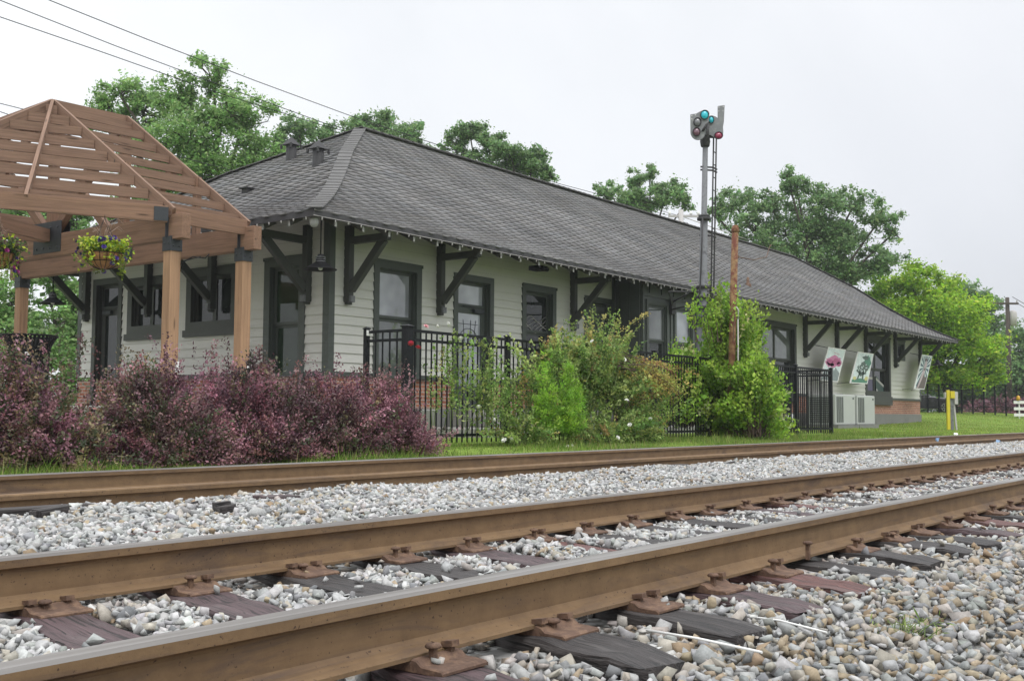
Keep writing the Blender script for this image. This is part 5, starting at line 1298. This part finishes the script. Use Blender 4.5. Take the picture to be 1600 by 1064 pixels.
tree('oak_tree', 'wide spreading tree with dark limbs behind the roof right of the signal mast', px_blobs([(1245,288,32,24), (1285,310,40,32), (1205,315,42,30), (1150,315,42,26,1), (1120,330,26,24), (1330,318,40,30), (1370,340,38,28), (1395,360,22,16), (1260,345,70,34), (1180,355,55,34), (1330,370,66,28), (1270,385,70,30,1), (1370,405,50,24), (1230,272,18,12), (1290,415,90,30), (1200,390,70,26), (1340,425,60,24)], 58),
     foot(1270, 58), DK_, [.32,.32,.18,.18], 58000, .13, 17, tr=.28, gaps=.9)
BG_ = [(.27,.46,.03), (.36,.55,.045), (.20,.35,.026), (.45,.60,.08), (.12,.24,.02)]
tree('shade_tree', 'dense bright green tree by the right end of the station', px_blobs([(1425,440,50,28), (1375,450,38,30), (1470,462,46,30), (1520,492,40,34), (1450,490,80,38,-1), (1500,530,60,42,-1), (1400,490,60,36), (1450,545,66,40), (1535,545,34,38), (1490,585,70,30), (1425,585,50,30), (1545,580,26,28)], 60),
     (*at(1487, 640, 60)[:2], .6), BG_, [.32,.3,.2,.1,.08], 70000, .14, 18, tr=.30)
tree('far_tree', 'dark distant treetop just left of the utility pole', px_blobs([(1500,455,36,20), (1540,478,34,22), (1520,470,30,22), (1550,510,38,32), (1530,540,40,40)], 86), foot(1540, 86), DK_, [.3,.3,.1,.3], 9000, .24, 19, tr=.25)
tree('far_tree', 'dark distant trees at the right picture edge behind the white barricade', px_blobs([(1590,520,26,26), (1610,550,50,40), (1570,560,36,34), (1590,590,60,34), (1545,600,50,30), (1640,600,50,50)], 82), foot(1595, 82), DK_, [.34,.34,.12,.2], 14000, .22, 20, tr=.25)
tree('far_tree', 'tree behind the rear pergola post at the left picture edge', px_blobs([(20,470,50,44), (75,430,46,36), (120,470,50,50), (60,520,70,40), (135,520,40,44), (0,540,60,40), (-40,500,50,60), (95,550,60,30)], 36), foot(60, 36), OK_, [.3,.32,.14,.2,.04], 24000, .12, 21, tr=.2)
tree('far_tree', 'taller tree seen through the pergola slats and trusses', px_blobs([(60,330,60,40), (120,345,50,40), (0,340,60,40), (180,330,50,36), (40,385,70,36), (140,390,60,36), (230,330,40,40)], 44), foot(110, 44), OK_, [.3,.3,.14,.22,.04], 15000, .14, 22, tr=.26)
tree('green_shrub', 'green bushes low behind the litter bin at the left picture edge', px_blobs([(20,580,50,50), (80,590,50,46), (-40,560,60,70), (130,585,40,50), (60,545,60,40), (110,620,60,40), (0,630,70,40)], 33), foot(60, 33), OK_, [.3,.3,.12,.22,.06], 13000, .10, 31, 'shrub', tr=.06)
tree('dark_hedge', 'dark green tall hedge far behind the thin back fence', px_blobs([(1450,610,40,30), (1500,612,46,30), (1550,608,46,34), (1600,606,46,36), (1640,600,46,40), (1400,610,40,30), (1440,634,40,16), (1490,636,40,16), (1540,636,44,16), (1600,636,50,16), (1650,636,50,16)], 84), foot(1540, 84), DK_, [.3,.2,.1,.4], 20000, .28, 32, 'hedge', tr=.08)
twig_plant('purple_hedge', 'far low purple hedge behind the thin black fence on the right lawn', 'hedge', (76, 17, .7), dome_tips((75.5, 17.0), 2.2, 3.2, 1.3, 420, .6, .5), .16, .10, 14, PP, [.28,.3,.14,.18,.06,.02,.02], None, None, .01, .1, .2, m_purple, .05)

# ------------------------------------------------------------------ far lawn things
y_ = thing('marker_post', 'yellow and grey utility marker posts on the lawn right of the station', 'marker post', (40.4, 11.0, .1))
zg = float(lawn_z(40.4, 11)); MC = Vector((40.4, 11.0, 0))
def mbox(a0, a1, z0, z1, dep, m, nm, back=0.):
    p = MC+rv*((a0+a1)/2)-fv*back; q = Vector((p.x, p.y, z1)); p = Vector((p.x, p.y, z0)); bb = MB(); bb.bar(p, q, a1-a0, dep, up=fv); return bb.build(nm, m, y_, bevel=.01)
mbox(-.11, .0, zg-.1, 1.42, .10, m_yellow, 'yellow_post'); mbox(.005, .155, 1.13, 1.38, .14, m_yellow, 'yellow_cap', -.03)
mbox(.005, .125, zg-.1, 1.125, .10, m_mast, 'grey_post', .02); mbox(.16, .285, .92, 1.36, .16, m_greybox, 'meter_cabinet', .04); mbox(-.17, -.115, 1.14, 1.34, .12, m_greybox, 'side_cabinet', .05)
p = MC+rv*.25-fv*.05; q = MC+rv*.17-fv*.05
MB().bar((p.x, p.y, zg-.05), (q.x, q.y, .93), .055, .05, up=fv).build('wooden_stake', m_greybox, y_)

bfp, bfq = at(1432, 643, 58), at(1640, 646, 60)
bf = thing('back_fence', 'thin black fence crossing the lawn behind the yellow marker post', 'fence', (float(bfp[0]), float(bfp[1]), .6))
for k in range(13):
    p = bfp+(bfq-bfp)*k/12*1.0; g = float(lawn_z(p[0], p[1])); MB().bar((p[0], p[1], g-.1), (p[0], p[1], 2.2), .065, .065, up=(1,0,0)).build('post', m_black, bf)
for k in range(12):
    p = bfp+(bfq-bfp)*k/12; q = bfp+(bfq-bfp)*(k+1)/12; b = MB()
    for z in (2.2, 1.9, 1.0): b.bar((p[0], p[1], z), (q[0], q[1], z), .03, .035)
    for j in range(1, 9): c = p+(q-p)*j/9; b.bar((c[0], c[1], .85), (c[0], c[1], 2.2), .016, .016, up=(1,0,0))
    b.build('panel', m_black, bf)
# parked car nose seen past the station corner
cp = at(1446, 640, 64); ca = thing('parked_car', 'black parked car past the right end of the station, its nose toward the marker post', 'car', (float(cp[0]), float(cp[1]), .62))
cu = Vector((.45, -.89, 0)).normalized(); cn = Vector((-cu.y, cu.x, 0)); cn = -cn if cn.y > 0 else cn; cz0 = Vector((float(cp[0]), float(cp[1]), float(lawn_z(cp[0], cp[1]))))
cu = rv.copy(); cn = fv.copy()
def cw(a, z, o=0.): return cz0+cu*a+Vector((0, 0, z))+cn*o
def carshell(outl, o0, o1, nm, m, inset=.0, par=ca):
    b = MB(); n = len(outl); vs = []
    for o, s in ((o0, inset), (o0+.12*np.sign(o1-o0), 0), (o1-.12*np.sign(o1-o0), 0), (o1, inset)):
        for a, z in outl: vs.append(cw(a*(1-s*.04), .35+(z-.35)*(1-s*.10), o))
    fs = [(i*n+k, i*n+(k+1) % n, (i+1)*n+(k+1) % n, (i+1)*n+k) for i in range(3) for k in range(n)]+[tuple(range(n)), tuple(3*n+k for k in range(n))]
    return b.add(vs, fs).build(nm, m, par)
m_car, nt_, bb_ = newmat('car_paint'); nt_.links.new(ramp(nt_, noise(nt_, vec(nt_, 'World'), 2), [(.3, (.008,.008,.010)), (.7, (.014,.014,.017))]), bb_.inputs['Base Color']); bb_.inputs['Roughness'].default_value = .25; bb_.inputs['Coat Weight'].default_value = .8
body = [(-2.9,.25), (1.35,.22), (1.42,.45), (1.36,.68), (1.15,.80), (.35,.92), (.10,.95), (-2.6,1.0), (-2.95,.8)]
cab = [(.15,.94), (-.55,1.36), (-1.0,1.45), (-1.9,1.42), (-2.6,1.0)]
carshell(body, .9, -.9, 'body', m_car, 1); carshell(cab, .76, -.76, 'cabin', m_car, 1)
b = MB(); b.prism([(-.60,1.31), (-.02,.98), (-.75,.98), (-.95,1.36)], cz0+cn*.775, cu, (0,0,1), cn, .006); b.prism([(-1.0,1.37), (-.82,.98), (-1.6,.98), (-1.7,1.36)], cz0+cn*.775, cu, (0,0,1), cn, .006); b.build('side_window', g_bright, ca)
for a in (.78, -1.95):
    b = MB(); b.tube([cw(a, .32, .90), cw(a, .32, .68)], .325, 24); w_o = b.build('wheel', m_black, ca)
    b = MB()
    for k in range(7):
        t_ = 2*PI*k/7; b.bar(cw(a, .32, .905), cw(a+.20*math.cos(t_), .32+.20*math.sin(t_), .905), .05, .03, up=cn)
    b.tube([cw(a+.21*math.cos(t_), .32+.21*math.sin(t_), .905) for t_ in np.linspace(0, 2*PI, 21)], .018, 6); b.build('rim', m_ac, w_o)
b = MB(); b.prism([(1.05,.62), (1.34,.58), (1.30,.68), (1.0,.74)], cz0+cn*.86, cu, (0,0,1), cn, .03); b.build('headlight', g_bright, ca)
# white barricade with an amber lamp
q = at(1597, 643, 57); qx, qy, qz = float(q[0]), float(q[1]), float(lawn_z(q[0], q[1]))
ba = thing('barricade', 'white plank barricade topped with an amber lamp at the right picture edge', 'barricade', (qx, qy, qz))
for z in (.30, .62, .95):
    MB().bar(Vector((qx, qy, qz+z-.1))-rv*.42, Vector((qx, qy, qz+z-.1))+rv*.42, .03, .15).build('plank', m_white, ba)
for s in (-.12, .3): MB().bar(Vector((qx, qy, qz-.05))+rv*s-fv*.05, Vector((qx, qy, qz+1.0))+rv*s-fv*.05, .05, .05, up=rv).build('upright', m_white, ba)
b = MB(); c_ = Vector((qx, qy, qz+1.02))-rv*.18; b.lathe(tuple(c_), [(.02,-.08), (.09,-.07), (.10,.02), (.08,.14), (.02,.18)], 12); b.build('amber_lamp', mottled('amber', (.55,.30,.02), .4, .1, 5, 0), ba)
# utility pole with cross-arm, transformer and lamp
q = at(1577, 600, 74); ux, uy = float(q[0]), float(q[1]); U = Vector((ux, uy, .6))
up_ = thing('utility_pole', 'dark wooden utility pole with a crossarm and transformer, far right', 'utility pole', tuple(U))
ztop = float(at(1577, 464, 74)[2]); zc = float(at(1577, 474, 74)[2])
b = MB(); b.tube([U-Vector((0,0,.4)), U+Vector((0,0,(ztop-.6)*.5)), Vector((ux, uy, ztop))], [.19,.16,.13], 12); b.build('pole', m_polewood, up_)
b = MB(); b.bar(Vector((ux, uy, zc))-rv*1.9+fv*.2, Vector((ux, uy, zc))+rv*.65+fv*.2, .10, .13); b.build('crossarm', m_polewood, up_)
b = MB()
for s in (-1.8, -1.0, .55): b.lathe(tuple(Vector((ux, uy, zc+.06))+rv*s+fv*.2), [(.02,0), (.06,.03), (.04,.08), (.06,.12), (.02,.17)], 8)
b.build('insulator', m_greybox, up_)
b = MB(); zt = float(at(1585, 497, 74)[2]); b.lathe(tuple(Vector((ux, uy, zt))+rv*.36), [(.02,-.5), (.24,-.47), (.25,.4), (.18,.5), (.04,.55)], 16); b.build('transformer', m_greybox, up_)
b = MB(); zl = float(at(1563, 534, 74)[2]); b.tube([Vector((ux, uy, zl-.2)), Vector((ux, uy, zl+.05))-rv*.4, Vector((ux, uy, zl))-rv*.75], .035, 6); b.bar(Vector((ux, uy, zl))-rv*1.0, Vector((ux, uy, zl+.01))-rv*.6, .16, .1); b.build('street_light', m_greybox, up_)
q = at(1064, 345, 44); u2 = Vector((float(q[0]), float(q[1]), .2)); z2 = float(at(1064, 328, 44)[2])
p2 = thing('utility_pole', 'pale utility pole top with insulators peeping over the ridge left of the signal mast', 'utility pole', tuple(u2))
MB().tube([u2, Vector((u2.x, u2.y, z2))], .13, 10, r1=.10).build('pole', m_greybox, p2)
b = MB(); b.bar(Vector((u2.x, u2.y, z2-.25))-rv*.5, Vector((u2.x, u2.y, z2-.25))+rv*.75, .08, .09); b.build('crossarm', m_greybox, p2)
b = MB()
for s in (-.45, .4, .7): b.lathe(tuple(Vector((u2.x, u2.y, z2-.2))+rv*s), [(.02,0), (.07,.03), (.05,.1), (.02,.16)], 8)
b.build('insulator', m_white, p2)
# overhead wires
def wire(pts, Y, label, r=.012, m=m_black, grp='overhead wires'):
    P_ = []
    for x, y in pts:
        v = RW@np.array([(x-800)/1726., -(y-532)/1726., 1.]); t = Y/v[1]; P_.append(np.array([v[0]*t, Y, EYE+v[2]*t]))
    P_ = np.array(P_); X_ = P_[:, 0]
    b = MB(); b.tube([tuple(p) for p in P_], r, 5); o = b.build('power_line', m, base=P_[0]); return tag(o, label, 'power line', grp)
wire([(-500,-170), (-200,-85), (75,0), (230,62), (400,127), (552,183), (700,232), (872,287), (1064,338)], 26.5, 'uppermost of the three dark wires crossing the sky at top left', .013)
wire([(-500,-175), (-200,-75), (0,1), (180,72), (340,132), (510,194), (690,240), (880,296), (1070,343)], 26.3, 'middle one of the three dark wires crossing the sky at top left', .012)
wire([(-500,-120), (-200,-42), (0,27), (160,82), (330,142), (500,195), (690,246), (880,302), (1075,349)], 26.1, 'lowest of the three dark wires crossing the sky at top left', .012)
wire([(-400,20), (-150,108), (0,162), (40,172), (200,224), (420,282)], 27.5, 'short dark wire passing behind the pergola peak', .011)
wire([(-400,62), (-150,137), (0,175), (60,195), (220,250), (420,305)], 27.3, 'lower dark wire passing behind the pergola roof', .011)
wire([(1064,338), (1160,372), (1270,405), (1350,432), (1450,470)], 24.4, 'pale wire skimming the roof ridge right of the signal mast', .022, m_greybox)
wire([(1075,352), (1180,388), (1290,424), (1390,458)], 24.2, 'second pale wire just under the other, right of the mast', .018, m_greybox)
for k, (a, c) in enumerate((((1582,464), (1640,492)), ((1590,474), (1650,505)))):
    p, q = at(*a, 74), at(*c, 60); o = MB().tube([tuple(p), tuple((p+q)/2-np.array([0,0,.1])), tuple(q)], .022, 5).build('power_line', m_black, base=p)
    tag(o, ('upper wire leaving the far right utility pole', 'lower wire leaving the far right utility pole')[k], 'power line', 'overhead wires')
# litter on the verge and between the far rails
def crumple(x, y, z, s, m, name, label, cat, grp=None):
    r = np.random.default_rng(int(x*100)); V, F = PROT[int(x) % len(PROT)]; V = V*s*(1+r.normal(0, .2, V.shape))*np.array([1, .8, .7])+np.array([x, y, z]); b = MB(); b.add(V.tolist(), F.tolist()); return tag(b.build(name, m, base=(x, y, z)), label, cat, grp)
def atYv(px, py, Y): v = RW@np.array([(px-800)/1726., -(py-532)/1726., 1.]); t = Y/v[1]; return (v[0]*t, Y, EYE+v[2]*t)
p = atYv(1385, 679, 8.6); crumple(p[0], p[1], float(lawn_z(p[0], p[1]))+.02, .05, m_litter, 'paper_litter', 'white paper scrap on the grass below the leaning art panels', 'litter', 'litter by the far track')
p = atYv(1494, 676, 8.8); crumple(p[0], p[1], float(lawn_z(p[0], p[1]))+.03, .09, m_litter, 'paper_litter', 'pointed white paper on the grass in front of the yellow marker post', 'litter', 'litter by the far track')
p = atYv(1465, 684, 7.2); crumple(p[0], p[1], -.02, .08, m_blue, 'plastic_litter', 'flat blue plastic between the far rails, nearer the yellow post', 'litter', 'litter by the far track')
p = atYv(1560, 684, 6.2); crumple(p[0], p[1], -.06, .09, m_blue, 'plastic_litter', 'blue plastic scrap beside the rail close to the right edge', 'litter', 'litter by the far track')
# weed in the near ballast
R_ = np.tile(np.array([[3.86, 1.2, -.27]]), (26, 1))+rng.normal(0, .03, (26, 3))*np.array([1, 1, .1]); T_ = R_+np.stack([rng.normal(0, .06, 26), rng.normal(0, .05, 26), rng.uniform(.03, .075, 26)], -1)
twig_plant('ballast_weed', 'small green weed sprouting from the stones at lower right', 'weed', (3.86, 1.2, -.27), (R_, T_), .035, .004, 60, [(.16,.25,.05), (.22,.30,.08)], [.6,.4], None, m_greenstem, .0015, .1, .2, stems_every=2)

# humid air
hz = bpy.data.materials.new('haze'); hz.use_nodes = True; nt = hz.node_tree
for n_ in list(nt.nodes):
    if n_.type != 'OUTPUT_MATERIAL': nt.nodes.remove(n_)
pv = nt.nodes.new('ShaderNodeVolumePrincipled'); pv.inputs['Color'].default_value = (.93,.95,1,1); pv.inputs['Density'].default_value = .0006; pv.inputs['Anisotropy'].default_value = .2
nt.links.new(pv.outputs[0], nt.nodes['Material Output'].inputs['Volume'])
tag(MB().box(-260, 560, -260, 510, -2.2, 24).build('haze', hz, base=(0,0,0)), 'thin humid air over the whole place', 'haze', kind='stuff')
